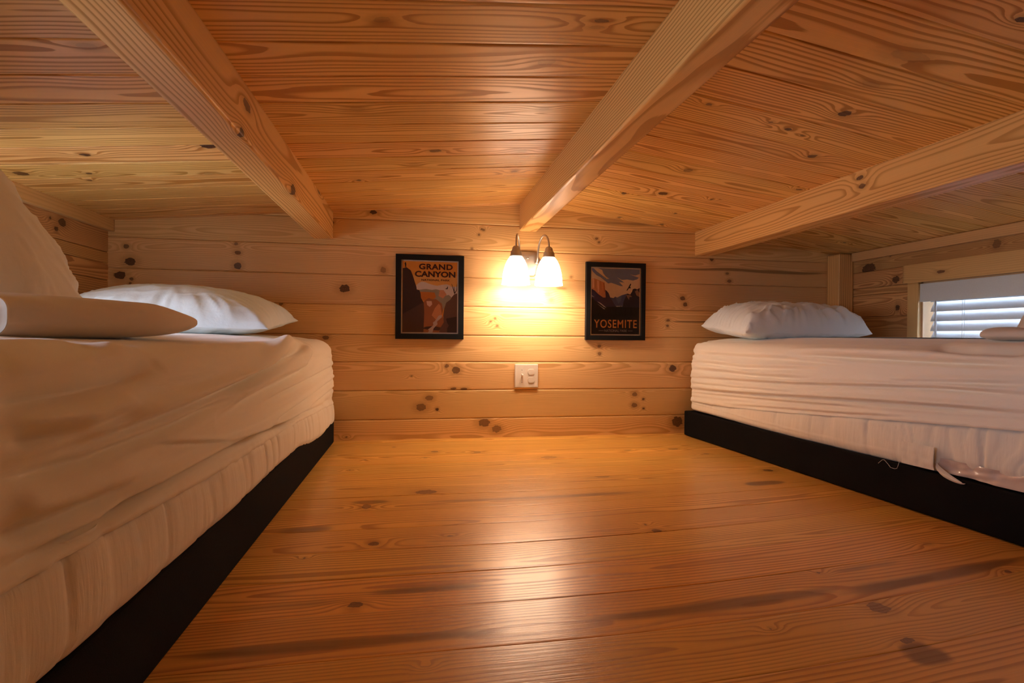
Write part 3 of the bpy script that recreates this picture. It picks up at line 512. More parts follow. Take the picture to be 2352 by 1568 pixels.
m = MB(); m.tube([(XR-.012, yb-.075, .665), (XR-.016, yb-.08, .56), (XR-.018, yb-.083, .46)], [.0035, .0042, .0048]); putb(m.build('tilt_wand', BLIND))
for yy in (yb-.19, ya+.19):
    m = MB(); m.tube([(XR-.006, yy, .70), (XR-.006, yy, .44)], .0009, 6); m.tube([(XR+.004, yy, .70), (XR+.004, yy, .44)], .0009, 6)
    m.tube([(XR+.042, yy, .70), (XR+.042, yy, .44)], .0009, 6)
    putb(m.build('ladder_cord', BLIND))

# ------------------------------------------------------------------ sconce
sc = empty('wall_sconce', (.5205, YB, .84), 'brushed nickel wall sconce with two glowing frosted bell shades, between the posters', 'wall lamp')
def puts(o): o.parent = sc; o.matrix_parent_inverse = Matrix.Translation(sc.location).inverted(); return o
def plate_outline(hw, hh):
    pts = []
    base = [(-.55, 1), (.55, 1), (.72, .9), (.80, .62), (.98, .35), (1, .1), (.9, -.15), (.72, -.55), (.62, -.88), (.45, -1), (-.45, -1), (-.62, -.88), (-.72, -.55), (-.9, -.15), (-1, .1), (-.98, .35), (-.80, .62), (-.72, .9)]
    return [(a*hw, b*hh) for a, b in base]
m = MB(); lay = []
for s_, y_ in ((1., YB-.001), (1., YB-.008), (.93, YB-.014), (.6, YB-.017)):
    lay.append([m.bm.verts.new((.5205+a*s_, y_, .841+b*s_)) for a, b in plate_outline(.068, .061)])
for A, B in zip(lay, lay[1:]):
    n = len(A)
    for k in range(n): m.bm.faces.new((A[k], A[(k+1) % n], B[(k+1) % n], B[k])).smooth = True
m.bm.faces.new(lay[-1]); m.bm.faces.new(lay[0][::-1])
puts(m.build('backplate', NICKEL))
m = MB(); M = Matrix.Rotation(PI/2, 4, 'X')
m.lathe((.5205, YB-.016, .868), [(.0001, .009), (.003, .0085), (.0045, .006), (.0045, 0)], 16, M=M); puts(m.build('screw', NICKEL))
for sgn, cx in ((-1, .4430), (1, .598)):
    X0 = .5205; bx = X0+sgn*.0425
    arm = MB(); P = [(bx, 2.59, .845), (bx, 2.572, .846), (bx+sgn*.001, 2.562, .862), (bx+sgn*.003, 2.558, .90), (bx+sgn*.007, 2.550, .935), (bx+sgn*.014, 2.533, .960), (bx+sgn*.021, 2.514, .968), (bx+sgn*.028, 2.494, .961), (bx+sgn*.033, 2.478, .942), (cx, 2.471, .92), (cx, 2.47, .898)]
    # smooth the centre line
    Q = []
    for i in range(len(P)-1):
        p0, p1, p2, p3 = [Vector(P[min(max(j, 0), len(P)-1)]) for j in (i-1, i, i+1, i+2)]
        for k in range(5):
            q = k/5; Q.append(.5*((2*p1)+(-p0+p2)*q+(2*p0-5*p1+4*p2-p3)*q*q+(-p0+3*p1-3*p2+p3)*q**3))
    Q.append(Vector(P[-1])); arm.tube(Q, .0042, 12)
    a_o = puts(arm.build('arm', NICKEL))
    m = MB(); m.lathe((bx, 2.574, .845), [(.0001, -.009), (.005, -.0075), (.0085, -.003), (.009, .0), (.0085, .004), (.005, .0075), (.0001, .009)], 20); puts(m.build('ball_joint', NICKEL))
    m = MB(); m.lathe((cx, 2.47, .855), [(.0001, .052), (.010, .052), (.0135, .049), (.017, .044), (.0185, .036), (.0195, .031), (.0235, .028), (.0255, .022), (.0262, .012), (.0285, .009), (.029, .0), (.0001, .0)], 32); puts(m.build('socket_cup', NICKEL))
    m = MB()
    prof = [(.0662, 0), (.0655, .003), (.0635, .012), (.0625, .03), (.0600, .05), (.0555, .072), (.0490, .094), (.0410, .112), (.0330, .124), (.0285, .131)]
    m.lathe((cx, 2.47, .728), prof+[(r-.003, z) for r, z in prof[::-1]]+[prof[0]], 48)
    sh = puts(m.build('lamp_shade', SHADE)); sh['label'] = 'frosted white glass bell shade glowing from within'
    m = MB(); m.lathe((cx, 2.47, .775), [(.0001, -.028), (.012, -.025), (.021, -.015), (.024, 0), (.021, .016), (.014, .03), (.011, .045), (.0001, .046)], 20)
    puts(m.build('bulb', BULB))
    ld = bpy.data.lights.new('bulb_light', 'POINT'); ld.energy = BULB_W; ld.color = LAMP_COL; ld.shadow_soft_size = .025
    lo = bpy.data.objects.new('bulb_light', ld); C.objects.link(lo); lo.location = (cx, 2.47, .742)

# ------------------------------------------------------------------ outlet
ox, oz = .5215, .2975
ou = empty('outlet_plate', (ox, YB, oz), 'almond double wall plate with a toggle switch and a duplex outlet, below the sconce', 'switch and outlet plate')
def puto(o): o.parent = ou; o.matrix_parent_inverse = Matrix.Translation(ou.location).inverted(); return o
m = MB(); m.box(ox-.058, ox+.058, YB-.008, YB, oz-.0575, oz+.0575, .004); puto(m.build('cover_plate', PLATE))
m = MB(); sx_ = ox-.022; m.box(sx_-.0045, sx_+.0045, YB-.0095, YB-.007, oz-.011, oz+.011, .0008)
m.box(-.0035, .0035, -.016, 0, -.0045, .0045, .0012, M=Matrix.Translation((sx_, YB-.008, oz+.001)) @ Matrix.Rotation(-.45, 4, 'X')); puto(m.build('toggle_switch', PLATE))
for dz in (.03, -.03):
    m = MB(); m.lathe((sx_, YB-.0078, oz+dz), [(.0001, .0012), (.002, .001), (.0028, 0)], 12, M=Matrix.Rotation(PI/2, 4, 'X')); puto(m.build('screw', NICKEL))
rx = ox+.023
for dz in (.0195, -.0195):
    m = MB(); ring = []
    for k in range(28):
        a = 2*PI*k/28; px = .0172*math.cos(a); pz = max(-.0135, min(.0135, .0172*math.sin(a))); ring.append((px, pz))
    A = [m.bm.verts.new((rx+px, YB-.007, oz+dz+pz)) for px, pz in ring]; B = [m.bm.verts.new((rx+px*.96, YB-.0102, oz+dz+pz*.96)) for px, pz in ring]
    for k in range(28): m.bm.faces.new((A[k], A[(k+1) % 28], B[(k+1) % 28], B[k]))
    m.bm.faces.new(B)
    oo = puto(m.build('receptacle', PLATE))
    m = MB(); m.box(rx-.0078, rx-.0055, YB-.0106, YB-.0095, oz+dz-.001, oz+dz+.007); m.box(rx+.0055, rx+.0078, YB-.0106, YB-.0095, oz+dz, oz+dz+.0065)
    m.lathe((rx, YB-.0104, oz+dz-.006), [(.0001, .0002), (.0026, .0001), (.0026, -.0008)], 12, M=Matrix.Rotation(PI/2, 4, 'X'))
    s_ = m.build('slot', SLOT); s_.parent = oo; s_.matrix_parent_inverse = Matrix.Translation(ou.location).inverted()

# ------------------------------------------------------------------ posters
def text_mesh(body, offset=.0, spacing=1.):
    cu = bpy.data.curves.new('lettering', 'FONT'); cu.body = body; cu.offset = offset; cu.space_character = spacing; cu.resolution_u = 4
    ob = bpy.data.objects.new('lettering', cu); C.objects.link(ob)
    dg = bpy.context.evaluated_depsgraph_get(); dg.update(); me = bpy.data.meshes.new_from_object(ob.evaluated_get(dg))
    V = [tuple(v.co) for v in me.vertices]; F = [tuple(p.vertices) for p in me.polygons]
    bpy.data.objects.remove(ob); bpy.data.curves.remove(cu); bpy.data.meshes.remove(me)
    V = np.array(V); mn = V.min(0); mx = V.max(0); return (V-mn)/(np.maximum(mx-mn, 1e-6)), F
PM = {}
def ink(c):
    if c not in PM:
        l = lin(c)[:3]; k = INK; l = tuple(min(1, a*b) for a, b in zip(l, k)); PM[c] = simple('ink_%02x%02x%02x' % c, l, .55)
    return PM[c]
def poster(x0, x1, z0, z1, bg, art, texts, label, bw=.0255, mw=.006, margins=(.0, .0, 0, 0), parts=True):
    fr = empty('framed_poster', ((x0+x1)/2, YB, z0), label, 'framed poster', None)
    inv = Matrix.Translation(fr.location).inverted()
    yf, yb = YB-.021, YB-.001
    m = MB(); O = [(x0, z0), (x1, z0), (x1, z1), (x0, z1)]; I = [(x0+bw, z0+bw), (x1-bw, z0+bw), (x1-bw, z1-bw), (x0+bw, z1-bw)]
    def ringv(P, y): return [m.bm.verts.new((a, y, c)) for a, c in P]
    sh = lambda P, d: [(P[0][0]+d, P[0][1]+d), (P[1][0]-d, P[1][1]+d), (P[2][0]-d, P[2][1]-d), (P[3][0]+d, P[3][1]-d)]
    L = [ringv(O, yb), ringv(O, yf+.0015), ringv(sh(O, .0015), yf), ringv(sh(I, -.0015), yf), ringv(I, yf+.0015), ringv(I, yb)]
    for A, B in zip(L, L[1:]+L[:1]):
        for k in range(4): m.bm.faces.new((A[k], A[(k+1) % 4], B[(k+1) % 4], B[k]))
    f = m.build('frame', BLACK_FRAME, fr); f.matrix_parent_inverse = inv
    ix0, ix1, iz0, iz1 = x0+bw, x1-bw, z0+bw, z1-bw
    m = MB(); m.box(ix0-.002, ix1+.002, YB-.012, YB-.002, iz0-.002, iz1+.002); f = m.build('backing_paper', MAT_PAPER, fr); f.matrix_parent_inverse = inv
    px0, px1, pz0, pz1 = ix0+mw, ix1-mw, iz0+mw, iz1-mw
    cols = [bg]; 
    m = MB(); y = YB-.0122
    def P(u, v, y): return (px0+u*(px1-px0), y, pz0+v*(pz1-pz0))
    m.poly([P(0, 0, y), P(1, 0, y), P(1, 1, y), P(0, 1, y)], 0)
    for k, (c, s) in enumerate(art):
        if c not in cols: cols.append(c)
        yy = y-.00006*(k+1); vs = [Vector(P(u, v, yy)) for u, v in s]
        tri = tessellate_polygon([vs]); bv = [m.bm.verts.new(q) for q in vs]
        for t3 in tri:
            try: m.bm.faces.new([bv[i] for i in t3]).material_index = cols.index(c)
            except ValueError: pass
    yy = y-.00006*(len(art)+4)
    for (body, c, u0, u1, v0, v1, off, sp_) in texts:
        if c not in cols: cols.append(c)
        V, F = text_mesh(body, off, sp_); bv = [m.bm.verts.new(P(u0+a[0]*(u1-u0), v0+a[1]*(v1-v0), yy)) for a in V]
        for f_ in F:
            try: m.bm.faces.new([bv[i] for i in f_]).material_index = cols.index(c)
            except ValueError: pass
    me = bpy.data.meshes.new('poster_print')
    bmesh.ops.recalc_face_normals(m.bm, faces=m.bm.faces[:]); m.bm.to_mesh(me); m.bm.free()
    for c in cols: me.materials.append(ink(c))
    f = link('poster_print', me, fr); f.matrix_parent_inverse = inv
    m = MB(); m.box(ix0-.001, ix1+.001, YB-.0185, YB-.0165, iz0-.001, iz1+.001); f = m.build('glass', PGLASS, fr); f.matrix_parent_inverse = inv
    return fr
poster(-.104, .213, .473, .868, (228, 152, 62), ART_G, [
    ('GRAND', (72, 32, 30), .2953, .915, .888, .970, .035, 1.08), ('CANYON', (72, 32, 30), .2209, .965, .782, .866, .035, 1.0), ('NATIONAL PARK', (72, 32, 30), .342, .862, .728, .755, .02, 1.05)],
    'black framed GRAND CANYON poster with an orange desert sky, left of the sconce')
poster(.8155, 1.126, .475, .861, (224, 198, 168), ART_Y, [
    ('YOSEMITE', (226, 154, 84), .05, .948, .095, .222, .012, 1.12), ('NATIONAL PARK', (170, 160, 168), .2666, .742, .034, .072, 0., 1.0)],
    'black framed YOSEMITE poster with dark mountains and blue clouds, right of the sconce', bw=.0235, mw=.0065)

# ------------------------------------------------------------------ beds
FOLD_K = 2.6
def seg_fold(Y, Q, poly, w, A, seed):
    best = np.full(Y.shape, 9.); sg = np.zeros(Y.shape); tt = np.zeros(Y.shape); n = len(poly)-1
    for i in range(n):
        (ya, qa), (yb_, qb) = poly[i], poly[i+1]; dy, dq = yb_-ya, qb-qa; l2 = dy*dy+dq*dq
        t_ = ((Y-ya)*dy+(Q-qa)*dq)/l2; tc_ = np.clip(t_, 0, 1)
        ex = Y-(ya+tc_*dy); ey = Q-(qa+tc_*dq); d = np.sqrt(ex*ex+ey*ey); m = d < best
        # distance across the fold
        s = (ey*dy-ex*dq)/math.sqrt(l2)*(1 if dy > 0 else -1)
        best[m] = d[m]; sg[m] = s[m]; tt[m] = (i+tc_[m])/n
    fade = sstep(0, .18, tt)*sstep(1, .8, tt) if True else 1
    return A*(.25+.75*fade)*(-np.exp(-(best/w)**2)+.75*np.exp(-((sg-1.9*w)/(1.3*w))**2)*np.exp(-np.maximum(0, best-np.abs(sg))/w))
def rrect(x0, x1, y0, y1, rc, ds):
    """closed outline, counter-clockwise, with outward normals"""
    P = []; N = []
    def line(a, b, n):
        L = math.hypot(b[0]-a[0], b[1]-a[1]); k = max(2, int(L/ds))
        for i in range(k): P.append((a[0]+(b[0]-a[0])*i/k, a[1]+(b[1]-a[1])*i/k)); N.append(n)
    def arc(c, a0):
        k = max(6, int(rc*PI/2/ds*1.5))
        for i in range(k): a = a0+PI/2*i/k; P.append((c[0]+rc*math.cos(a), c[1]+rc*math.sin(a))); N.append((math.cos(a), math.sin(a)))
    line((x1, y0+rc), (x1, y1-rc), (1, 0)); arc((x1-rc, y1-rc), 0)
    line((x1-rc, y1), (x0+rc, y1), (0, 1)); arc((x0+rc, y1-rc), PI/2)
    line((x0, y1-rc), (x0, y0+rc), (-1, 0)); arc((x0+rc, y0+rc), PI)
    line((x0+rc, y0), (x1-rc, y0), (0, -1)); arc((x1-rc, y0+rc), PI*1.5)
    return np.array(P), np.array(N)
def sheet_mesh(name, x0, x1, y0, y1, ztop, hemf, folds, near, crown, seed, mat, rh=.085, rv=.055):
    P, N = rrect(x0, x1, y0, y1, .06, .008); n = len(P)
    xc = (x0+x1)/2; hw = (x1-x0)/2
    spine = np.stack([np.full(n, xc), np.clip(P[:, 1], y0+hw, y1-hw)], -1)
    side = np.linspace(0, 1, 64); rnd = np.linspace(0, PI/2, 16)[1:]; top = np.linspace(0, 1, 28)[1:]
    hem = hemf(P[:, 0], P[:, 1])
    cols = []; q = []
    z1 = ztop-rv
    for s in side: 
        z = hem+(z1-hem)*s; ins = .008*(1-math.sin(PI*min(1, s*1.05)))*(1 if s > .5 else .5)
        cols.append((ins, z)); q.append(z)
    for a in rnd: cols.append((.008+rh*(1-math.cos(a)), np.full(n, z1+rv*math.sin(a)))); q.append(np.full(n, z1+rv*a/(PI/2)))
    for t_ in top:
        ins = .008+rh+(hw-.008-rh)*t_; cols.append((ins, np.full(n, ztop+crown*(1-(1-t_)**2.2)))); q.append(np.full(n, ztop+(ins-rh)*.9))
    m = len(cols); ins = np.array([c[0] for c in cols]); Z = np.stack([c[1] for c in cols], 1); Q = np.stack(q, 1)
    dist = np.linalg.norm(P-spine, axis=1)
    a = np.clip(ins[None, :]/dist[:, None], 0, 1)
    a[:, -1] = 1
    XY = P[:, None, :]*(1-a[..., None])+spine[:, None, :]*a[..., None]
    G = np.concatenate([XY, Z[..., None]], -1)
    du = np.roll(G, -1, 0)-np.roll(G, 1, 0); dv = np.gradient(G, axis=1)
    nn = np.cross(du, dv); nn /= np.maximum(np.linalg.norm(nn, axis=-1, keepdims=True), 1e-9)
    out = np.concatenate([N, np.zeros((n, 1))], -1)[:, None, :]
    sgn = np.where((nn*(out+np.array([0, 0, 1.]))).sum(-1, keepdims=True) < 0, -1, 1); nn = nn*sgn
    Y = np.broadcast_to(P[:, 1:2], Z.shape); Xp = np.broadcast_to(P[:, 0:1], Z.shape)
    D = np.zeros(Z.shape)
    onside = np.broadcast_to((N[:, 0:1]*near > .3), Z.shape)
    for k, (poly, w, A) in enumerate(folds): A = A*FOLD_K*(1.5 if near > 0 else 1); D += np.where(onside, seg_fold(Y, Q, poly, w, A, seed+k), 0)
    # long soft pulls along the side, gathers at the hem, little puckers at the far corner
    al = np.broadcast_to(np.cumsum(np.linalg.norm(np.roll(P, -1, 0)-P, axis=1))[:, None], Z.shape)
    D += .0016*fbm(al*1.6, Q*26, seed, 2)+.0035*noise2(al*.9, Q*9, seed+4)
    hd = Q-np.broadcast_to(hem[:, None], Z.shape)
    g = np.exp(-(hd/.022)**2); D += g*(.0016*noise2(al*38, hd*60, seed+8)+.0012*noise2(al*80, hd*20, seed+9)) + .004*np.exp(-((hd-.006)/.006)**2)-.003*np.exp(-((hd-.026)/.007)**2)
    cor = np.exp(-((Y-y1)/.16)**2)*sstep(.05, -.02, Q-ztop)
    D += cor*(.0035*noise2(Y*9, Q*75, seed+12)+.002*noise2(Y*20, Q*130, seed+14))
    G = G+nn*D[..., None]
    F = grid_faces(n, m, 0, True); Gf = G.reshape(-1, 3)
    return link(name, np_mesh(name, Gf, F, mat)), (P, N, al[:, 0])
def pad_mesh(name, x0, x1, y0, y1, zb, zt, seed, mat, near, bulge=.004, pipe=None, inset=.006):
    P, N = rrect(x0, x1, y0, y1, .055, .0045); n = len(P); m = 26
    al = np.cumsum(np.linalg.norm(np.roll(P, -1, 0)-P, axis=1))
    b = zb(P[:, 0], P[:, 1]); t_ = zt(P[:, 0], P[:, 1]); s = np.linspace(0, 1, m)
    Z = b[:, None]+(t_-b)[:, None]*s; A = np.broadcast_to(al[:, None], Z.shape)
    # pleats hang from the sheet's hem: sharp and narrow in bunches, fading downward
    dens = sstep(-.3, .5, noise2(A*2.2, A*0, seed))
    pl_ = (1-np.abs(noise2(A*42+1.2*noise2(A*9, Z*12, seed+2), Z*2, seed+1)))**3
    pl2 = (1-np.abs(noise2(A*17, Z*1.5, seed+5)))**4
    D = -inset-.008*dens*pl_*(.35+.65*s)-.009*pl2*(.3+.7*s)+.003*noise2(A*4, Z*8, seed+6)
    D = D+bulge*np.sin(PI*np.clip(s, 0, 1)**.7)-.005*(1-sstep(0, .16, s))-.006*sstep(.8, 1, s)
    if pipe: D = D+.0022*np.exp(-((Z-pipe(A, P[:, 1:2]))/.0022)**2)
    G = np.concatenate([P[:, None, :]+N[:, None, :]*D[..., None], Z[..., None]], -1)
    # turn under at the bottom
    low = G[:, :1].copy(); low[..., :2] -= N[:, None, :]*np.where(b > .131, .03, .004)[:, None, None]; low[..., 2] += .002
    G = np.concatenate([low, G], 1)
    return link(name, np_mesh(name, G.reshape(-1, 3), grid_faces(n, m+1, 0, True), mat))
def lerpf(pts):
    pts = sorted(pts); ys = [p[0] for p in pts]; zs = [p[1] for p in pts]
    return lambda x, y: np.interp(y, ys, zs)
def parent_keep(o, p):
    o.parent = p; o.matrix_parent_inverse = (Matrix.Translation(p.location) @ p.rotation_euler.to_matrix().to_4x4()).inverted(); return o

# left bed
m = MB(); m.box(XL+.01, -.372, .42, 2.562, .002, .132, .006)
o = m.build('bed_base', BLACK_CLOTH); tag(o, 'low black fabric bed base on the floor under the left mattress', 'bed base')
mt = empty('mattress', (-.84, 1.5, .13), 'mattress in a peach beige fitted sheet on the left bed base', 'mattress')
hemL = lerpf([(.3, .265), (.56, .255), (.76, .247), (.86, .24), (1.2, .224), (1.84, .211), (2.43, .187), (2.6, .178)])
foldsL = [(FOLD_L[0], .011, .007), (FOLD_L[1], .009, .006), (FOLD_L[2], .010, .009), (FOLD_L[3], .009, .006), (FOLD_L[4], .012, .005), (FOLD_L[5], .007, .006), (FOLD_L[6], .006, .003), (FOLD_L[7], .006, .003), (FOLD_L[8], .003, .0015), (FOLD_L[9], .006, .003), (FOLD_L[10], .012, .005), (FOLD_L[11], .012, .004)]
o, _ = sheet_mesh('fitted_sheet', XL+.006, -.366, .40, 2.556, .470, hemL, foldsL, 1, .020, 100, SHEET); parent_keep(o, mt)
zbL = lerpf([(.3, .140), (.6, .140), (.83, .136), (1.2, .130), (1.58, .134), (1.84, .130), (2.0, .108), (2.2, .095), (2.6, .092)])
o = pad_mesh('mattress_pad', XL+.008, -.361, .402, 2.566, zbL, lambda x, y: hemL(x, y)+.012, 120, PADM, 1, bulge=.006); parent_keep(o, mt)
# right bed, turned a little
RA = math.atan(.06); RP = Vector((1.33, 2.54, 0))
def rot(o):
    return o
RM = Matrix.Translation(RP) @ Matrix.Rotation(RA, 4, 'Z')
# local frame: x from 0 (aisle side) to .87, y from 0 (head) down to -2.05
m = MB(); m.box(-.004, .80, -2.05, .01, .002, .124, .006); o = m.build('bed_base', BLACK_CLOTH); o.matrix_world = RM
tag(o, 'low black fabric bed base on the floor under the right mattress by the window', 'bed base')
mt2 = bpy.data.objects.new('mattress', None); C.objects.link(mt2); mt2.matrix_world = RM @ Matrix.Translation((.43, -1., .13)); mt2.empty_display_size = .05
tag(mt2, 'mattress in a pale beige fitted sheet on the right bed base', 'mattress')
def sh_y(l): return [(p[0]-2.54, p[1]) for p in l]
hemR = lerpf([(-2.1, .30), (-1.485, .275), (-1.27, .259), (-1.04, .24), (-.74, .214), (-.32, .185), (0, .174)])
foldsR = [(sh_y(FOLD_R[i]), w, a) for i, (w, a) in enumerate([(.007, .007), (.006, .005), (.007, .006), (.008, .004), (.006, .003), (.014, .006), (.006, .003), (.008, .003), (.006, .003), (.008, .003), (.006, .003)])]
o, _ = sheet_mesh('fitted_sheet', 0, .80, -2.06, 0, .475, hemR, foldsR, -1, .020, 200, SHEET, rh=.06, rv=.045)
def pkm(o, par=mt2): o.parent = par; o.matrix_parent_inverse = par.matrix_world.inverted() @ RM; return o
# matrices must be settled before parenting
bpy.context.view_layer.update(); pkm(o)
zbR = lerpf([(-2.1, .152), (-1.36, .155), (-1.29, .155), (-1.27, .128), (-1.0, .124), (-.55, .124), (0, .134)])
o = pad_mesh('mattress_pad', .002, .80, -2.06, -.002, zbR, lambda x, y: hemR(x, y)+.012, 220, PADM, -1, bulge=.006,
             pipe=lambda a, y: np.interp(y, [-1.3, -.9, -.5, 0], [.152, .150, .155, .172])); pkm(o)
# patch, flap, satin lining, thread
def quadgrid(y0, y1, z0f, z1f, xf, ny, nz):
    ys = np.linspace(y0, y1, ny); s = np.linspace(0, 1, nz); Y, S = np.meshgrid(ys, s, indexing='ij')
    Z = z0f(Y)+(z1f(Y)-z0f(Y))*S; return np.stack([xf(Y, S), Y, Z], -1).reshape(-1, 3), grid_faces(ny, nz)
V, F = quadgrid(-1.275, -1.18, lambda y: .133+0*y, lambda y: .196+0*y, lambda y, s: -.0115-.003*np.sin(PI*s)-.0015*noise2(y*60, s*4, 5), 24, 20)
F2 = F+len(V); V2 = V.copy(); V2[:, 0] += .002
o = link('fabric_patch', np_mesh('fabric_patch', np.concatenate([V, V2]), np.concatenate([F, F2]), PADM)); pkm(o); o['label'] = 'square sewn patch on the mattress pad'
V, F = quadgrid(-2.04, -1.275, lambda y: .128+.004*noise2(y*9, y*0, 2), lambda y: .168+0*y, lambda y, s: .006-.004*noise2(y*22+s*2, s*2, 7)-.003*noise2(y*50, s*3, 8), 160, 16)
o = link('satin_lining', np_mesh('satin_lining', V, F, SATIN)); pkm(o); o['label'] = 'shiny satin lining bulging out below the pad'
V = []; nf = 16
for i in range(nf+1):
    q = i/nf; yy = -1.278-.07*q; zz = .158-.036*q**.7; wd = .030*(1-q)**.6+.001
    for k in range(8):
        s = k/7; V.append((-.006-.009*math.sin(PI*s)*(1-q*.5)-.004*q, yy-.01*s, zz-.002-wd*s*.9))
o = link('loose_flap', np_mesh('loose_flap', V, grid_faces(nf+1, 8), PADM)); pkm(o); o['label'] = 'curled loose corner of the pad hanging over the base'
m = MB(); T = [(-.008, -1.10, .113), (-.008, -1.113, .126), (-.008, -1.120, .128), (-.009, -1.135, .117), (-.009, -1.142, .110), (-.009, -1.155, .109), (-.009, -1.163, .112), (-.008, -1.166, .122), (-.004, -1.166, .134)]
m.tube(T, .0006, 5); o = m.build('loose_thread', THREAD); pkm(o)

# ------------------------------------------------------------------ pillows
def pillow(name, Lx, Ly, T, mat, seed, label, M, flat=.45, wr=.006, group=None, pow_=2.4, dents=(), tip=.07):
    n = 110; a = np.sin(np.linspace(-PI/2, PI/2, n)); A, B = np.meshgrid(a, a, indexing='ij')
    px = A*Lx/2*(1-tip*(1-np.abs(B)**2.5)); py = B*Ly/2*(1-tip*1.2*(1-np.abs(A)**2.5))
    h = T/2*np.power(np.maximum(0, (1-np.abs(A)**pow_)*(1-np.abs(B)**pow_)), .52)
    r = np.sqrt(A*A+B*B)
    # wrinkles: radiating near the edges and corners, soft dimples in the middle
    th = np.arctan2(B, A); edge = sstep(.45, .95, np.maximum(np.abs(A), np.abs(B)))
    w = wr*(edge*.9*(1-np.abs(noise2(th*9, r*2.2, seed)))**2-edge*.4+.8*fbm(A*2.3, B*2.3, seed+3, 3)*.6+.35*(1-np.abs(noise2(A*5+B*2, B*6-A*2, seed+9)))**3)
    top = h+w*sstep(0, .02, h); bot = -(h*flat)+w*.3*sstep(0, .02, h)
    for (da, db, rad, dep) in dents: top = top-dep*np.exp(-((A-da)**2+(B-db)**2)/rad**2)
    top = np.maximum(top, bot)
    top[0, :] = top[-1, :] = 0; top[:, 0] = top[:, -1] = 0; bot = bot.copy(); bot[0, :] = bot[-1, :] = 0; bot[:, 0] = bot[:, -1] = 0
    jx = .004*noise2(A*6, B*6, seed+20); 
    V = np.concatenate([np.stack([px+jx, py, top], -1).reshape(-1, 3), np.stack([px+jx, py, bot], -1).reshape(-1, 3)])
    F1 = grid_faces(n, n); F2 = grid_faces(n, n, n*n)[:, ::-1]
    o = link(name, np_mesh(name, V, np.concatenate([F1, F2]), mat))
    bm = bmesh.new(); bm.from_mesh(o.data); bmesh.ops.remove_doubles(bm, verts=bm.verts[:], dist=.0004); bm.to_mesh(o.data); bm.free()
    o.matrix_world = M; tag(o, label, 'pillow', group)
    return o
TR = Matrix.Translation; RZ = lambda a: Matrix.Rotation(a, 4, 'Z'); RX = lambda a: Matrix.Rotation(a, 4, 'X'); RY = lambda a: Matrix.Rotation(a, 4, 'Y')
pillow('pillow', .76, .48, .27, DAYLIT_WHITE_CASE, 301, 'white pillow lying at the head of the left bed', TR((-.90, 2.28, .535)) @ RY(math.radians(1)) @ RX(math.radians(5)), flat=.32, wr=.011, pow_=3.0, tip=.06)
pillow('pillow', .60, .42, .245, DAYLIT_WHITE_CASE, 322, 'crumpled white pillow lying at the head of the right bed', TR((1.70, 2.33, .533)) @ RZ(math.radians(-3)) @ RX(math.radians(5)), flat=.32, wr=.017, pow_=5., tip=.05)
pillow('pillow', .78, .62, .26, BEIGE_CASE, 340, 'big beige pillow leaning against the left wall, left edge of the photo', TR((-.99, 1.18, .745)) @ RY(math.radians(55)) @ RZ(math.radians(88)), flat=.8, wr=.012)
pillow('pillow', .66, .46, .22, BEIGE_CASE, 361, 'beige pillow propped in front of the window blind on the right bed', TR((1.98, 1.10, .66)) @ RY(math.radians(-50)) @ RZ(math.radians(90)), flat=.8, wr=.006)

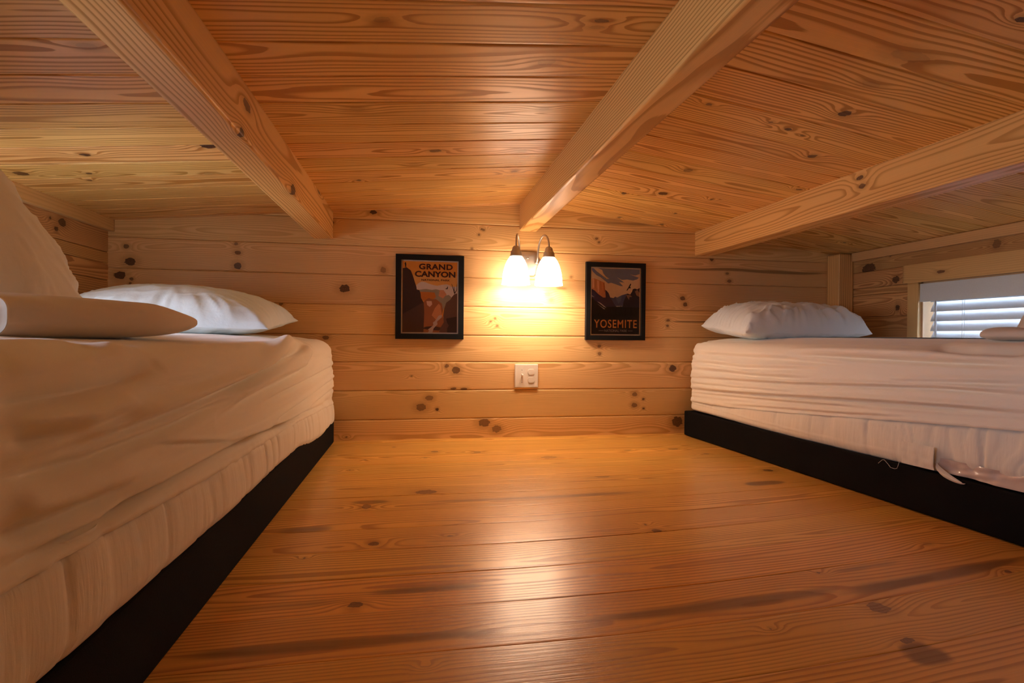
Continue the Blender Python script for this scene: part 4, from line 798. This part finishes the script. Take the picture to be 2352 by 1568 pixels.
def folded(name, pts, W, T, mat, seed, label, taper=.12, lining=None):
    """folded blanket: a flattened roll following pts (centre line on the mattress), W wide, T thick; open end shows the folds"""
    pts = [Vector(p) for p in pts]; n = 90; m_ = 64
    V = np.zeros((n, m_, 3)); 
    for i in range(n):
        q = i/(n-1); f = q*(len(pts)-1); k = min(int(f), len(pts)-2); c = pts[k].lerp(pts[k+1], f-k)
        tdir = (pts[k+1]-pts[k]); tdir.z = 0; tdir.normalize(); sd = Vector((tdir.y, -tdir.x, 0))
        end = (max(0, 1-(1-q)/taper)) ; sc = math.sqrt(max(0., 1-end**2.2)); sw = math.sqrt(max(0., 1-(end*.9)**2.5))
        for j in range(m_):
            a = 2*PI*j/m_; ca, sa = math.cos(a), math.sin(a)
            x = math.copysign(abs(ca)**.75, ca)*W/2*sw; z = math.copysign(abs(sa)**.8, sa)*T/2*sc
            d = .008*float(noise2(np.array(q*5+a*.7), np.array(a*.8+(3 if a > PI else 0)), seed))+.0025*float(noise2(np.array(q*3+x*12), np.array(x*20.), seed+3))
            p = c+sd*x; V[i, j] = (p.x, p.y, c.z+T/2+z+(d if sa > 0 else -abs(d)*.1))
    F = grid_faces(n, m_); i = np.arange(n-1); cl = np.stack([i*m_+m_-1, (i+1)*m_+m_-1, (i+1)*m_, i*m_], -1)
    cen0 = V[0].mean(0); G = V.reshape(-1, 3)
    # the open near end: layers stepping inward
    rings = []; base = V[0]; tdir = (pts[1]-pts[0]).normalized()
    lay = [(.95, -.006), (.74, -.005), (.50, .004), (.42, .03)]
    off = len(G); ext = []
    for s, dpt in lay: ext.append((cen0+(base-cen0)*np.array([s, s, s*.9])+np.array(tdir)*dpt))
    G2 = np.concatenate([G]+ext); Fx = []
    prev = np.arange(m_)
    for k in range(len(lay)):
        cur = off+k*m_+np.arange(m_); Fx.append(np.stack([prev, cur, np.roll(cur, -1), np.roll(prev, -1)], -1)); prev = cur
    ci = len(G2); G2 = np.concatenate([G2, [cen0+np.array(tdir)*.03]])
    capq = np.array([[prev[j], prev[(j+1) % m_], prev[(j+2) % m_], ci] for j in range(0, m_, 2)])
    Fall = np.concatenate([F, cl]+Fx+[capq]); mi = np.zeros(len(Fall), int); mi[-len(capq)-m_:] = 1
    o = link(name, np_mesh(name, G2, Fall, [mat, lining or mat], True, mi)); tag(o, label, 'blanket')
    return o
folded('folded_blanket', [(-.665, .93, .477), (-.62, 1.03, .479), (-.57, 1.17, .480), (-.535, 1.34, .480)], .185, .066, BLANKET, 401, 'folded beige blanket lying on the near edge of the left mattress', lining=LINING, taper=.45)
folded('folded_blanket', [(1.75, .80, .488), (1.74, 1.05, .488), (1.70, 1.34, .488)], .30, .035, BLANKET, 402, 'beige blanket fold lying by the window on the right mattress', lining=LINING)

# ------------------------------------------------------------------ world, camera
w = bpy.data.worlds.new('sky'); bpy.context.scene.world = w; w.use_nodes = True; nt = w.node_tree
bg = nt.nodes['Background']; tc = nt.nodes.new('ShaderNodeTexCoord'); sp = nt.nodes.new('ShaderNodeSeparateXYZ'); nt.links.new(tc.outputs['Generated'], sp.inputs[0])
cr = nt.nodes.new('ShaderNodeValToRGB'); nt.links.new(sp.outputs[2], cr.inputs[0])
cr.color_ramp.elements[0].position = .0; cr.color_ramp.elements[0].color = (.50, .55, .62, 1)
cr.color_ramp.elements[1].position = .08; cr.color_ramp.elements[1].color = (.68, .775, 1.0, 1)
nt.links.new(cr.outputs[0], bg.inputs[0]); bg.inputs[1].default_value = SKY
cam = bpy.data.cameras.new('camera'); co = bpy.data.objects.new('camera', cam); C.objects.link(co)
cam.sensor_width = 36; cam.lens = 1249/2352*36; cam.clip_start = .02
_ex, _ey = CAMX, CAMY
R = Matrix((_ex, _ey, Vector(_ex).cross(Vector(_ey)))); co.matrix_world = Matrix.Translation((0, 0, .49)) @ R.to_4x4()
s = bpy.context.scene; s.camera = co
s.view_settings.view_transform = 'Standard'; s.view_settings.look = 'None'; s.view_settings.gamma = 1; s.view_settings.use_curve_mapping = False
s.view_settings.exposure = EXPO
s.cycles.max_bounces = 7; s.cycles.diffuse_bounces = 5; s.cycles.glossy_bounces = 3; s.cycles.transparent_max_bounces = 8; s.cycles.sample_clamp_indirect = 6
